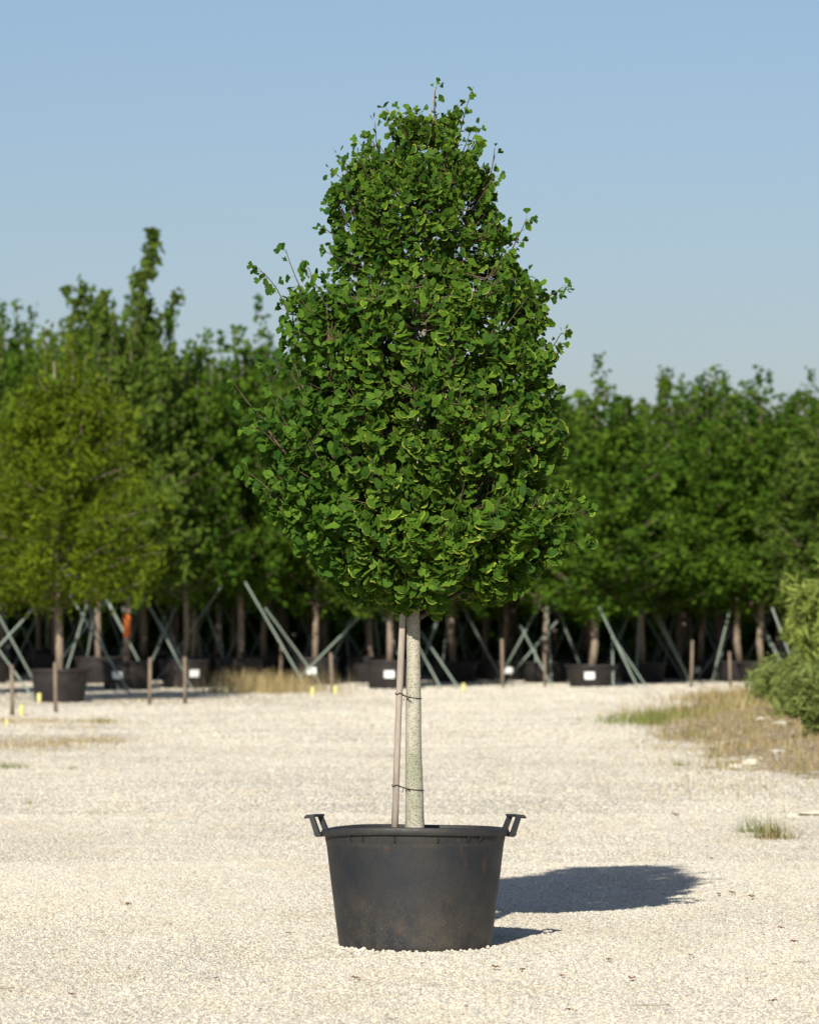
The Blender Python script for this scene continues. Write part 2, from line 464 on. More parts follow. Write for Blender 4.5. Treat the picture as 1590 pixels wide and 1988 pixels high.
# gravel: thousands of loose stones scattered with geometry nodes
def gravel(name, region, density, smin, smax, seed, label):
    x0f, D0, D1 = region
    Y = np.linspace(D0, D1, 40) - CAMD; U = np.linspace(-1, 1, 41)
    uu, yy = np.meshgrid(U, Y); xx = uu * x0f * (yy + CAMD) / F
    vv = np.stack([xx, yy, gheight(xx, yy)], -1).reshape(-1, 3)
    i_, j_ = np.meshgrid(np.arange(40), np.arange(39)); b = (j_ * 41 + i_).ravel()
    patch = np.clip(1 + .35 * hnoise(xx * .8, yy * .5), .4, 1.3)
    dens = np.clip(1 - 1.15 * verge_amount(xx, yy), .05, 1) * patch
    me = mesh_np(name, vv, np.stack([b, b + 1, b + 42, b + 41], 1), M['stone'], False, {'dens': dens.ravel()})
    o = link(name, me)
    ng = bpy.data.node_groups.new(name, 'GeometryNodeTree')
    ng.interface.new_socket('Geometry', in_out='INPUT', socket_type='NodeSocketGeometry')
    ng.interface.new_socket('Geometry', in_out='OUTPUT', socket_type='NodeSocketGeometry')
    n = ng.nodes; L = ng.links
    gi = n.new('NodeGroupInput'); go = n.new('NodeGroupOutput')
    dp = n.new('GeometryNodeDistributePointsOnFaces'); na = n.new('GeometryNodeInputNamedAttribute'); na.data_type = 'FLOAT'; na.inputs['Name'].default_value = 'dens'
    dm = n.new('ShaderNodeMath'); dm.operation = 'MULTIPLY'; dm.inputs[1].default_value = density; L.new(na.outputs[0], dm.inputs[0]); L.new(dm.outputs[0], dp.inputs['Density']); dp.inputs['Seed'].default_value = seed
    L.new(gi.outputs[0], dp.inputs['Mesh'])
    join = n.new('GeometryNodeJoinGeometry')
    for k in range(3):
        ico = n.new('GeometryNodeMeshIcoSphere'); ico.inputs['Radius'].default_value = 1.0; ico.inputs['Subdivisions'].default_value = 1
        tn = n.new('ShaderNodeTexNoise'); tn.noise_dimensions = '4D'; tn.inputs['W'].default_value = k * 3.7 + 1; tn.inputs['Scale'].default_value = .9
        sub = n.new('ShaderNodeVectorMath'); sub.operation = 'SUBTRACT'; sub.inputs[1].default_value = (.5, .5, .5)
        sc = n.new('ShaderNodeVectorMath'); sc.operation = 'SCALE'; sc.inputs['Scale'].default_value = 1.7
        sp = n.new('GeometryNodeSetPosition'); sm = n.new('GeometryNodeSetMaterial'); sm.inputs['Material'].default_value = M['stone']
        L.new(tn.outputs['Color'], sub.inputs[0]); L.new(sub.outputs[0], sc.inputs[0])
        L.new(ico.outputs[0], sp.inputs['Geometry']); L.new(sc.outputs[0], sp.inputs['Offset'])
        tr = n.new('GeometryNodeTransform'); tr.inputs['Scale'].default_value = [(1.1, .85, .55), (.9, .8, .7), (1.25, .8, .45)][k]
        L.new(sp.outputs[0], tr.inputs['Geometry']); L.new(tr.outputs[0], sm.inputs['Geometry'])
        g2 = n.new('GeometryNodeGeometryToInstance'); L.new(sm.outputs[0], g2.inputs[0]); L.new(g2.outputs[0], join.inputs[0])
    iop = n.new('GeometryNodeInstanceOnPoints'); iop.inputs['Pick Instance'].default_value = True
    rv = n.new('FunctionNodeRandomValue'); rv.data_type = 'FLOAT_VECTOR'
    rv.inputs[0].default_value = (-.5, -.5, 0); rv.inputs[1].default_value = (.5, .5, 6.28)
    rs = n.new('FunctionNodeRandomValue'); rs.data_type = 'FLOAT'; rs.inputs[2].default_value = 0; rs.inputs[3].default_value = 1
    pw = n.new('ShaderNodeMath'); pw.operation = 'POWER'; pw.inputs[1].default_value = 3.0
    mr = n.new('ShaderNodeMapRange'); mr.inputs['To Min'].default_value = smin; mr.inputs['To Max'].default_value = smax
    ri = n.new('FunctionNodeRandomValue'); ri.data_type = 'INT'; ri.inputs[4].default_value = 0; ri.inputs[5].default_value = 2
    L.new(rs.outputs[1], pw.inputs[0]); L.new(pw.outputs[0], mr.inputs[0])
    L.new(dp.outputs['Points'], iop.inputs['Points']); L.new(join.outputs[0], iop.inputs['Instance'])
    L.new(ri.outputs[2], iop.inputs['Instance Index'])
    e2r = n.new('FunctionNodeEulerToRotation'); L.new(rv.outputs[0], e2r.inputs[0]); L.new(e2r.outputs[0], iop.inputs['Rotation'])
    L.new(mr.outputs[0], iop.inputs['Scale'])
    L.new(iop.outputs[0], go.inputs[0])
    md = o.modifiers.new('scatter', 'NODES'); md.node_group = ng
    tag(o, label, 'gravel', kind='stuff')
    return o
gravel('gravel', (880, 17.2, 30), 4900, .0038, .0115, 3, 'pale crushed limestone gravel in front of and around the big pot')
gravel('gravel', (880, 29.5, 37), 2400, .0042, .012, 5, 'pale crushed limestone gravel on the yard just behind the big pot')
gravel('gravel', (880, 36, 56), 800, .006, .016, 6, 'loose pale stones in the middle of the yard')
gravel('gravel', (880, 55, 86), 380, .009, .024, 7, 'loose pale stones on the far yard up to the tree rows')


gravel('gravel', (880, 85, 112), 200, .013, .034, 8, 'loose pale stones at the edge of the tree rows')

# ---------------------------------------------------------------- ginkgo tree
ENV = [(212, 812, 858), (230, 795, 882), (255, 768, 900), (300, 724, 928), (340, 680, 948), (390, 640, 955), (430, 640, 975), (480, 644, 996),
       (520, 654, 1012), (548, 628, 1046), (575, 556, 1076), (620, 554, 1052), (660, 566, 1058), (700, 572, 1056), (740, 576, 1060),
       (780, 570, 1068), (815, 528, 1082), (850, 502, 1078), (885, 515, 1062), (920, 545, 1036), (950, 530, 1035),
       (985, 535, 1090), (1018, 565, 1112), (1055, 590, 1098), (1092, 618, 1066), (1125, 650, 1042), (1155, 715, 1008), (1182, 770, 960)]
EZ = np.array([CAMH - (e[0] - PYH) / 400 for e in ENV])[::-1]
EL = np.array([(e[1] - PX0) / 400 for e in ENV])[::-1]
ER = np.array([(e[2] - PX0) / 400 for e in ENV])[::-1]
def env(z):
    l = np.interp(z, EZ, EL); r = np.interp(z, EZ, ER); return (l + r) / 2, (r - l) / 2
ZB, ZT = EZ[0], EZ[-1]

POTX = (806 - PX0) / 400
tree = empty('ginkgo_tree', (POTX, 0, .52))
tag(tree, 'ginkgo tree with dense fan-shaped green leaves and pale trunk, in the large black pot', 'tree')
TO = np.array([POTX, 0, .52])

tp_px = [(805, 1625, .0), (805, 1560, 0), (803, 1480, 0), (802.5, 1400, .0), (803, 1300, .01), (802, 1200, .01), (805, 1080, .02), (812, 950, .0), (815, 800, -.02),
         (822, 650, .02), (826, 500, .0), (829, 380, -.01), (832, 260, .0), (839, 205, 0), (845, 168, 0)]
trunk_pts = np.array([[(p[0] - PX0) / 400, p[2], CAMH - (p[1] - PYH) / 400] for p in tp_px])
trunk_rad = np.array([.049, .045, .041, .038, .035, .032, .029, .025, .021, .016, .011, .008, .005, .003, .0018])
# resample smooth
tt = np.linspace(0, 1, 70); ti = np.linspace(0, 1, len(trunk_pts))
TP = np.stack([np.interp(tt, ti, trunk_pts[:, k]) for k in range(3)], 1)
for _ in range(3): TP[1:-1] = (TP[:-2] + 2 * TP[1:-1] + TP[2:]) / 4
TR = np.interp(tt, ti, trunk_rad) * (1 + .03 * np.sin(tt * 90) * np.sin(tt * 37))
mb = MB(); mb.tube([tuple(p - TO) for p in TP], list(TR), 20)
link('trunk', mb.me('trunk', M['bark'], True), tree)

# primary limbs
nodes = []; node_r = []
limb_paths = []; limb_rads = []
NL = 62
for i in range(NL):
    z0 = ZB - .08 + (ZT - ZB - .55) * ((i + .5) / NL) ** .95
    az = i * 2.39996 + rng.normal(0, .25)
    rise = rng.uniform(.28, .62) * (1.15 - .4 * i / NL)
    z1 = min(z0 + rise, ZT - .05)
    c, r = env(z1)
    tx = np.interp(z0, TP[:, 2], TP[:, 0]); ty = np.interp(z0, TP[:, 2], TP[:, 1])
    rho = rng.uniform(.72, .93)
    p0 = np.array([tx, ty, z0]); p2 = np.array([c + r * rho * math.cos(az), r * .9 * rho * math.sin(az), z1])
    p1 = p0 * .45 + p2 * .55; p1[2] = z0 + (z1 - z0) * .38
    K = 10; s = np.linspace(0, 1, K)[:, None]
    P = (1 - s) ** 2 * p0 + 2 * s * (1 - s) * p1 + s ** 2 * p2 + rng.normal(0, .008, (K, 3)) * np.sin(s * math.pi)
    rr = np.linspace(.013, .003, K) * (1.1 - .5 * i / NL)
    limb_paths.append(P); limb_rads.append(rr)
    for q in P[2:]: nodes.append(q)
for q in TP[26:62]: nodes.append(q)
nodes = np.array(nodes)

# twigs reach out from the limbs into the crown shell
NT = 2350
tips = []
while len(tips) < NT:
    z = rng.uniform(ZB, ZT - .02)
    c, r = env(z)
    if rng.random() > (r / .75) ** .9 + .04: continue
    if z > 3.85 and rng.random() < .3: continue
    az = rng.uniform(0, 2 * math.pi)
    if z < ZB + .26 * (.5 + .5 * math.sin(3 * az + 1.1) * math.cos(2 * az)): continue
    rho = 1 - abs(rng.normal(0, .22)) if rng.random() < .8 else rng.uniform(.25, .8)
    if rho < .15: continue
    hx, hy = c + r * rho * math.cos(az), r * rho * math.sin(az)
    hol = math.sin(hx * 9.3 + 1.1) * math.sin(hy * 8.1 + z * 3.7) * math.sin(z * 8.7 + hx * 2.9 + .6) + .5 * math.sin(hx * 17 + z * 13) * math.sin(z * 19 - hy * 15)
    if hol > .07 and rho > .62 and rng.random() < .93: continue
    # shallow hollows and bulges so the outline is uneven
    lump = 1 - .12 * (.5 + .5 * math.sin(az * 3 + z * 5.3) * math.sin(z * 9.1 + az * 2))
    x = c + r * rho * math.cos(az) * (lump if abs(math.cos(az)) < .8 else 1); y = r * .9 * rho * math.sin(az) * lump
    tips.append((x, y, z))
tips = np.array(tips)
tw_p = []; tw_r = []; LEAF = []      # LEAF: pos, dir, normal, size, mg
def outward(p):
    c, r = env(p[2]); v = np.array([p[0] - c, p[1] * 1.1, 0.0]); n = np.linalg.norm(v); rho = n / max(r, .05)
    return (v / n if n > 1e-4 else np.array([1.0, 0, 0])), rho
def unit(v): return v / (np.linalg.norm(v) + 1e-9)
SUNV = np.array(SUNDIR)
def add_leaf(p, axis, up=0.0, sc=1.0):
    o, rho = outward(p)
    hz = (p[2] - ZB) / (ZT - ZB)
    d = unit(o * .55 + np.array([0, 0, -.62 + up * 1.5 + .55 * max(0, hz - .72) / .28]) + axis * .25 + rng.normal(0, .42, 3))
    n = unit(o * .85 + np.array([0, 0, .02]) + SUNV * .25 + rng.normal(0, .45, 3))
    n = unit(n - d * np.dot(n, d))
    R = .0435 * (1.12 - .34 * hz) * rng.choice([.62, .85, 1.0, 1.1, 1.2], p=[.14, .22, .3, .22, .12]) * sc
    px = p[0] * 400 + PX0
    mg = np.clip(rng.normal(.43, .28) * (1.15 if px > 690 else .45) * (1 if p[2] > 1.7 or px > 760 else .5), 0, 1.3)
    LEAF.append((p, d, n, R, mg))
def leafy(P, start=.25, step=.045, per=3, up=0.0, sc=1.0):
    seg = np.linalg.norm(np.diff(P, axis=0), axis=1); cum = np.concatenate([[0], np.cumsum(seg)]); Ltot = cum[-1]
    s = start * Ltot + rng.uniform(0, step)
    while s < Ltot:
        q = np.array([np.interp(s, cum, P[:, k]) for k in range(3)]); ax = unit(P[-1] - P[0])
        for _ in range(rng.integers(per - 1, per + 2)): add_leaf(q, ax, up, sc)
        s += step * rng.uniform(.7, 1.35)
    for _ in range(per): add_leaf(P[-1], unit(P[-1] - P[-2]), up + .15, sc * .9)
for T in tips:
    dv = T - nodes; dist = np.linalg.norm(dv, axis=1); cost = dist + np.where(dv[:, 2] < .03, .25, 0) + np.abs(dist - .18) * .4
    q = nodes[np.argmin(cost)]
    if np.linalg.norm(T - q) < .03: q = q - np.array([0, 0, .05])
    m = (q + T) / 2 + np.array([0, 0, -.03]) + rng.normal(0, .012, 3)
    s = np.linspace(0, 1, 5)[:, None]
    P = (1 - s) ** 2 * q + 2 * s * (1 - s) * m + s ** 2 * T
    tw_p.append(P); tw_r.append(np.linspace(.0034, .0014, 5))
    leafy(P, .38, .05, 3)
# single shoots that stick out of the outline, placed one by one
SHOOTS = [((845, 250), (846, 168), 0, .07), ((885, 300), (913, 182), .02, .075), ((872, 290), (888, 205), -.05, .05), ((742, 350), (728, 238), .0, .045), ((775, 330), (752, 235), -.05, .05),
          ((812, 300), (778, 222), -.1, .05), ((700, 390), (658, 305), -.1, .05), ((950, 345), (960, 288), 0, .045), ((560, 610), (502, 522), -.05, .055), ((605, 600), (556, 488), -.1, .05),
          ((630, 570), (600, 520), .0, .05), ((510, 812), (458, 748), -.1, .12), ((575, 740), (520, 705), 0, .08), ((560, 985), (484, 918), -.1, .055), ((1045, 710), (1088, 648), -.05, .05),
          ((985, 500), (1022, 425), .0, .05), ((660, 480), (625, 440), 0, .05), ((1005, 1055), (1130, 990), -.15, .05), ((1020, 1060), (1135, 1050), -.1, .05), ((1040, 1010), (1085, 945), -.1, .055),
          ((1050, 580), (1090, 560), -.1, .05), ((1050, 860), (1075, 880), -.1, .05), ((690, 520), (640, 500), -.3, .06), ((560, 1010), (515, 950), -.1, .05), ((540, 860), (488, 830), -.1, .045)]
for (a_, b_, y, st) in SHOOTS:
    p0 = AT(a_[0], a_[1], 0); p1 = AT(b_[0], b_[1], 0); p0[1] = y * .6; p1[1] = y
    dv = p0 - nodes; q = nodes[np.argmin(np.linalg.norm(dv, axis=1) + np.where(dv[:, 2] < 0, .3, 0))]
    s = np.linspace(0, 1, 5)[:, None]; ctrl = (q + p0) / 2 + np.array([0, 0, -.03])
    P = (1 - s) ** 2 * q + 2 * s * (1 - s) * ctrl + s ** 2 * p0
    tw_p.append(P); tw_r.append(np.linspace(.006, .004, 5))
    bend = rng.normal(0, .012, 3)
    Pb = p0 + (p1 - p0) * s + bend * np.sin(s * math.pi)
    tw_p.append(Pb); tw_r.append(np.linspace(.0038, .0017, 5))
    up = .45 if b_[1] < 320 else .3
    leafy(Pb, .06, st * .9, 2 if b_[1] < 520 else 4, up, .86)
# ragged outline: short leafy shoots growing up and out of the shell
for i in range(210):
    z = rng.uniform(ZB + .1, ZT - .12); az = rng.uniform(0, 6.28) if i % 2 else rng.choice([0, math.pi]) + rng.normal(0, .45)
    c, rr_ = env(z); p0 = np.array([c + rr_ * .82 * math.cos(az), rr_ * .76 * math.sin(az), z])
    L_ = rng.uniform(.10, .24) * (np.interp(z, [1.6, 2.2, 2.9, 3.2, 3.28, 3.42, 3.6, 4.2], [.7, 1.0, .8, .3, .15, .35, .7, .5]))
    d_ = unit(np.array([math.cos(az) * .55, math.sin(az) * .55, rng.uniform(.35, 1.1)]) + rng.normal(0, .15, 3))
    q = nodes[np.argmin(np.linalg.norm(p0 - nodes, axis=1) + np.where(p0[2] - nodes[:, 2] < 0, .25, 0))]
    s = np.linspace(0, 1, 5)[:, None]; P = (1 - s) ** 2 * q + 2 * s * (1 - s) * ((q + p0) / 2 + np.array([0, 0, -.03])) + s ** 2 * p0
    tw_p.append(P); tw_r.append(np.linspace(.004, .003, 5)); leafy(P, .5, .05, 2)
    Pb = p0 + d_ * L_ * s; tw_p.append(Pb); tw_r.append(np.linspace(.003, .0015, 5)); leafy(Pb, .05, .045, 2, .25, .9)
V1, F1 = fast_tubes(np.array(limb_paths) - TO, limb_rads, 7)
link('branch', mesh_np('branch', V1, F1, M['limb'], True), tree)['kind'] = 'stuff'
V2, F2 = fast_tubes(np.array(tw_p) - TO, tw_r, 4)
link('twigs', mesh_np('twigs', V2, F2, M['twig'], True), tree)['kind'] = 'stuff'

# leaf shapes: stalk + fan with notch, cupped
def leaf_shape(half, notch, wav, cup, fold, pet, seed):
    r_ = np.random.default_rng(seed)
    n = 9; th = np.linspace(-half, half, n)
    rr = 1 - .05 * (np.abs(th) / half) ** 3 + r_.normal(0, wav, n); rr[n // 2] -= notch; rr[0] *= .93; rr[-1] *= .93
    v = [(0, pet, 0)]; rad = [0.0]
    for f_ in (.55, .86, 1.0):
        for k in range(n):
            R_ = rr[k] * f_ if f_ < 1 else rr[k]
            x = math.sin(th[k]) * R_; y = math.cos(th[k]) * R_
            z = -cup * (x * x + y * y) + fold * abs(x) + .035 * math.sin(th[k] * 5 + seed) * f_ * f_
            v.append((x, y + pet, z)); rad.append(f_)
    f = [(0, 2 + k, 1 + k) for k in range(n - 1)]
    for ring in range(2):
        b = 1 + ring * n
        for k in range(n - 1):
            f += [(b + k, b + k + 1, b + n + k + 1), (b + k, b + n + k + 1, b + n + k)]
    b = len(v)
    v += [(-.018, 0, .03), (.018, 0, .03), (.022, pet, 0), (-.022, pet, 0)]; rad += [.0] * 4
    f += [(b, b + 1, b + 2), (b, b + 2, b + 3)]
    return np.array(v, float), np.array(f, int), np.array(rad)
SH = [leaf_shape(.92, .16, .02, .08, .05, .8, 1), leaf_shape(.98, .05, .03, .12, -.08, .7, 2), leaf_shape(.78, .28, .02, .06, .18, .9, 3),
      leaf_shape(1.04, .03, .025, .15, 0.0, .75, 4), leaf_shape(.68, .10, .03, .04, .30, .85, 5), leaf_shape(.88, .36, .03, .10, -.12, .7, 6)]
def frame(d, n):
    x = np.cross(d, n); return np.stack([x, d, n], 1)     # columns
print('ginkgo leaves', len(LEAF))
# the 300 leaves that show largest become parts of their own
score = []
for i, (p, d, n, R, mg) in enumerate(LEAF):
    o, rho = outward(p); score.append(-p[1] * 1.4 + abs(n[1]) * .5 + R * 14 + (rho > .9) * .2 + rng.uniform(0, .25))
order = np.argsort(score)[::-1]
own = set(order[:300].tolist())
lib = {}
for j, i in enumerate(order[:300]):
    p, d, n, R, mg = LEAF[i]
    k = (j % 6, min(2, int(mg * 2.4)), (j // 6) % 3)
    if k not in lib:
        v, f, rad = SH[k[0]]
        lib[k] = mesh_np('ginkgo_leaf', v, f, M['leaf'], True, {'rad': rad, 'rnd': np.full(len(v), (.25, .55, .9)[k[2]]), 'mg': np.full(len(v), (.15, .6, 1.0)[k[1]])})
    o = bpy.data.objects.new('leaf', lib[k]); C.objects.link(o); o.parent = tree
    Rm = frame(d, n) * R
    m4 = Matrix([[Rm[0, 0], Rm[0, 1], Rm[0, 2], p[0] - TO[0]], [Rm[1, 0], Rm[1, 1], Rm[1, 2], p[1] - TO[1]], [Rm[2, 0], Rm[2, 1], Rm[2, 2], p[2] - TO[2]], [0, 0, 0, 1]])
    o.matrix_local = m4
Vs = []; Fs = []; ra = []; rn = []; mgs = []; off = 0
for i, (p, d, n, R, mg) in enumerate(LEAF):
    if i in own: continue
    v, f, rad = SH[rng.integers(0, 6)]
    Vs.append((v * R) @ frame(d, n).T + (p - TO)); Fs.append(f + off); off += len(v)
    ra.append(rad); rn.append(np.full(len(v), rng.beta(2, 2))); mgs.append(np.full(len(v), mg))
fo = link('foliage', mesh_np('foliage', np.concatenate(Vs), np.concatenate(Fs), M['leaf'], True,
          {'rad': np.concatenate(ra), 'rnd': np.concatenate(rn), 'mg': np.concatenate(mgs)}), tree)
fo['kind'] = 'stuff'


# ---------------------------------------------------------------- big pot
pot = empty('plant_pot', (POTX, 0, 0))
tag(pot, 'large black plastic pot with two rim handles and rust-brown dust stains, holding the ginkgo', 'plant pot')
ZR = .578
def warp(p, a):
    # rim sags a little towards the handles, wall slightly out of round
    k = p.z / ZR
    p = p.copy(); p.z += -.014 * (abs(math.cos(a)) ** 4) * max(0, k - .6) / .4 - .011 * math.sin(a) * max(0, k - .6) / .4 + .003 * math.sin(3 * a + 1) * k
    s = 1 + .006 * math.sin(2 * a + .6) * k + .003 * math.sin(5 * a)
    p.x *= s; p.y *= s
    return p
mb = MB()
mb.lathe([(.0, .012), (.345, .012), (.352, .0), (.366, .004), (.371, .016), (.372, .03), (.386, .14), (.4005, .26), (.4150, .38), (.4275, .50), (.4300, .515), (.4345, .535), (.4365, .560),
          (.4265, .562), (.4205, .50), (.395, .26), (.362, .03), (0, .028)], 96, warp)
link('wall', mb.me('wall', M['pot'], True, 40), pot)
mb = MB()
mb.lathe([(.4375, .556), (.4500, .551), (.4535, .555), (.4545, .575), (.4510, .583), (.4440, .586), (.4300, .584), (.4275, .578), (.4275, .556)], 96, warp, close=True)
link('rim', mb.me('rim', M['pot'], True, 40), pot)
for ang in (-103, -76, -90 + 45, -90 - 45, -90 + 13 + 22, -125):
    a = math.radians(ang); mb = MB()
    R = Matrix.Rotation(a, 3, 'Z')
    mb.add([R @ Vector(v) for v in [(.4340, -.0045, .555), (.4340, .0045, .555), (.4340, .0045, .524), (.4340, -.0045, .524), (.4495, -.0045, .553), (.4495, .0045, .553), (.4385, .0045, .528), (.4385, -.0045, .528)]],
           [(0, 3, 2, 1), (4, 5, 6, 7), (0, 1, 5, 4), (3, 7, 6, 2), (0, 4, 7, 3), (1, 2, 6, 5)])
    link('rim_rib', mb.me('rim_rib', M['pot']), pot)
for (ang, yaw) in ((177, 159), (3, 21)):
    a = math.radians(yaw); b_ = math.radians(ang)
    h = empty('handle', (.449 * (math.cos(b_) - math.cos(a)), .449 * (math.sin(b_) - math.sin(a)), 0), a); h.parent = pot
    # bracket strip with two posts leaning out and a flanged grip on top
    mb = MB()
    prof = []
    rr0, zz0 = .446, .556
    for s_ in (-1, 1):
        mb.add([(.436, s_ * .070, .545), (.436, s_ * .050, .545), (.462, s_ * .050, .540), (.462, s_ * .070, .540),
                (.472, s_ * .064, .632), (.472, s_ * .046, .632), (.495, s_ * .046, .628), (.495, s_ * .064, .628)],
               [(0, 1, 2, 3), (4, 7, 6, 5), (0, 4, 5, 1), (1, 5, 6, 2), (2, 6, 7, 3), (3, 7, 4, 0)])
    hb = link('handle_posts', mb.me('handle_posts', M['pot']), h)
    mb = MB()
    pts = [(.466, .630), (.505, .6295), (.519, .622), (.523, .628), (.510, .6405), (.466, .641)]
    vs = [(x, -.064, z) for x, z in pts] + [(x, .064, z) for x, z in pts]; n_ = len(pts)
    mb.add(vs, [tuple(range(n_)), tuple(range(2 * n_ - 1, n_ - 1, -1))] + [(k, n_ + k, n_ + (k + 1) % n_, (k + 1) % n_) for k in range(n_)])
    link('grip', mb.me('grip', M['pot']), h)
    mb = MB()
    foot = [(.430, .552), (.430, .536), (.450, .534), (.464, .543), (.466, .553), (.448, .557)]
    vs = [(x, -.074, z) for x, z in foot] + [(x, .074, z) for x, z in foot]; n_ = len(foot)
    mb.add(vs, [tuple(range(n_)), tuple(range(2 * n_ - 1, n_ - 1, -1))] + [(k, n_ + k, n_ + (k + 1) % n_, (k + 1) % n_) for k in range(n_)])
    link('bracket', mb.me('bracket', M['pot']), h)
mb = MB(); mb.lathe([(.0, .535), (.15, .537), (.3, .532), (.420, .525)], 48)
for i in range(len(mb.v)):
    x, y, z = mb.v[i]; mb.v[i] = (x, y, z + .004 * math.sin(x * 31) * math.sin(y * 27))
tag(link('soil', mb.me('soil', M['soil'], True), pot), 'dark potting soil inside the pot rim')

# stake and ties
def curve_pts(pxs): return [(AT(p[0], p[1], p[2])) for p in pxs]
st_pts = np.array(curve_pts([(766, 1615, -.03), (768, 1560, -.03), (770.5, 1480, -.032), (774, 1380, -.034), (776.5, 1320, -.034), (779, 1260, -.034), (782, 1190, -.03), (784, 1120, -.02), (786, 1050, 0)]))
so = st_pts[0].copy()
mb = MB(); mb.tube([tuple(p - so) for p in st_pts], [.0175, .0165, .016, .0155, .017, .0165, .0155, .015, .014], 12)
sk = link('wooden_stake', mb.me('wooden_stake', M['stake'], True), None, tuple(so))
tag(sk, 'thin weathered wooden stake tied to the left side of the ginkgo trunk', 'stake')
def tie(y0px, label, tail):
    z = CAMH - (y0px - PYH) / 400
    sx = np.interp(z, st_pts[:, 2], st_pts[:, 0]); sy = np.interp(z, st_pts[:, 2], st_pts[:, 1])
    tx = np.interp(z, TP[:, 2], TP[:, 0]); ty = np.interp(z, TP[:, 2], TP[:, 1]); r2 = np.interp(z, TP[:, 2], TR) + .0025; r1 = .0195
    mb = MB(); pts = []
    for a in np.linspace(80, 280, 14): pts.append((sx + r1 * math.cos(math.radians(a)), sy + r1 * math.sin(math.radians(a)), z + .006 + .004 * math.sin(a * .05)))
    mid = ((sx + tx) / 2 - .006, (sy + ty) / 2 - .02)
    pts.append((mid[0], mid[1], z - .004))
    for a in np.linspace(250, 450, 16): pts.append((tx + r2 * math.cos(math.radians(a)), ty + r2 * math.sin(math.radians(a)), z - .012 - .006 * math.sin(math.radians(a - 250))))
    pts.append((mid[0], mid[1] + .03, z - .006)); pts.append(pts[0])
    mb.tube([tuple(Vector(p) - Vector((sx, sy, z))) for p in pts], .0024, 6)
    ex = [(mid[0] - .012, mid[1] - .004, z + .002), (mid[0] + .004, mid[1] - .006, z - .008), (mid[0] + .016, mid[1] - .006, z - .012 + tail), (mid[0] + .03, mid[1] - .014, z - .022 + tail)]
    mb.tube([tuple(Vector(p) - Vector((sx, sy, z))) for p in ex], .002, 5)
    ex = [(mid[0] - .004, mid[1] - .006, z - .001), (mid[0] - .004, mid[1] - .008, z - .016), (mid[0] - .008, mid[1] - .010, z - .028)]
    mb.tube([tuple(Vector(p) - Vector((sx, sy, z))) for p in ex], .0018, 5)
    tag(link('tie_wire', mb.me('tie_wire', M['wire'], True), None, (sx, sy, z)), label, 'tie wire')
tie(1349, 'dark wire tie round stake and ginkgo trunk, the upper of the two', -.01)
tie(1527, 'dark wire tie round stake and trunk, the lower of the two, just above the pot', .004)

# pebbles heaped against the foot of the pot
def rock_mesh(name, mat, seed, sub=2, amp=.35):
    import bmesh
    r_ = random.Random(seed); bm = bmesh.new(); bmesh.ops.create_icosphere(bm, subdivisions=sub, radius=1)
    ph = [r_.uniform(0, 6) for _ in range(6)]
    for v in bm.verts:
        c = v.co; k = 1 + amp * (math.sin(c.x * 2.3 + ph[0]) * math.sin(c.y * 2.9 + ph[1]) + .5 * math.sin(c.z * 4 + ph[2]) + .3 * math.sin(c.x * 7 + ph[3]) * math.sin(c.y * 6 + ph[4])) + r_.uniform(-.06, .06)
        v.co = Vector((c.x * k, c.y * k * .8, c.z * k * .6))
    me = bpy.data.meshes.new(name); bm.to_mesh(me); bm.free(); me.materials.append(mat); return me
import bmesh
bmP = bmesh.new(); pm = [rock_mesh('pebble', M['stone'], k, 1, .22) for k in range(5)]
for i in range(150):
    a = math.radians(random.uniform(-178, -2)) if i > 60 else math.radians(random.uniform(-172, -105)); r = .376 + abs(random.gauss(0, .016))
    s = random.uniform(.004, .011) * (1.35 if i % 9 == 0 else 1)
    before = len(bmP.verts); bmP.from_mesh(pm[i % 5]); bmP.verts.ensure_lookup_table()
    mt = Matrix.Translation((POTX + r * math.cos(a), r * math.sin(a), s * random.uniform(.3, .9))) @ Matrix.Rotation(random.uniform(0, 6.3), 4, 'Z') @ Matrix.Rotation(random.uniform(-.5, .5), 4, 'X') @ Matrix.Scale(s, 4)
    for v_ in bmP.verts[before:]: v_.co = mt @ v_.co
pme = bpy.data.meshes.new('pebbles'); bmP.to_mesh(pme); bmP.free(); pme.materials.append(M['rock'])
tag(link('pebbles', pme), 'small pale pebbles heaped against the foot of the big black pot', 'pebbles', kind='stuff')


# ---------------------------------------------------------------- background trees
def leaf_cloud(name, centers, per, spread, size, mat, up=.5, elong=1.0, seed=0, droop=0.0):
    r_ = np.random.default_rng(seed); Cn = np.repeat(centers, per, axis=0); n = len(Cn)
    P = Cn + r_.normal(0, 1, (n, 3)) * spread
    nr = r_.normal(0, 1, (n, 3)); nr[:, 2] = np.abs(nr[:, 2]) * up * 2; nr /= np.linalg.norm(nr, axis=1, keepdims=True)
    t = r_.normal(0, 1, (n, 3)); t[:, 2] -= droop; t -= nr * (t * nr).sum(1, keepdims=True); t /= np.linalg.norm(t, axis=1, keepdims=True)
    b = np.cross(nr, t); s = size * r_.uniform(.6, 1.3, (n, 1))
    A = P - t * s * elong * .5; B = P + b * s * .42 + nr * s * .1; D_ = P - b * s * .42 + nr * s * .1; E = P + t * s * elong * .5
    V = np.stack([A, B, E, D_], 1).reshape(-1, 3); Fq = np.arange(4 * n).reshape(-1, 4)
    cr = np.repeat(r_.uniform(0, 1, len(centers)), per); rnd = np.clip(.6 * cr + .4 * r_.uniform(0, 1, n), 0, 1)
    return mesh_np(name, V, Fq, mat, False, {'rnd': np.repeat(rnd, 4)})

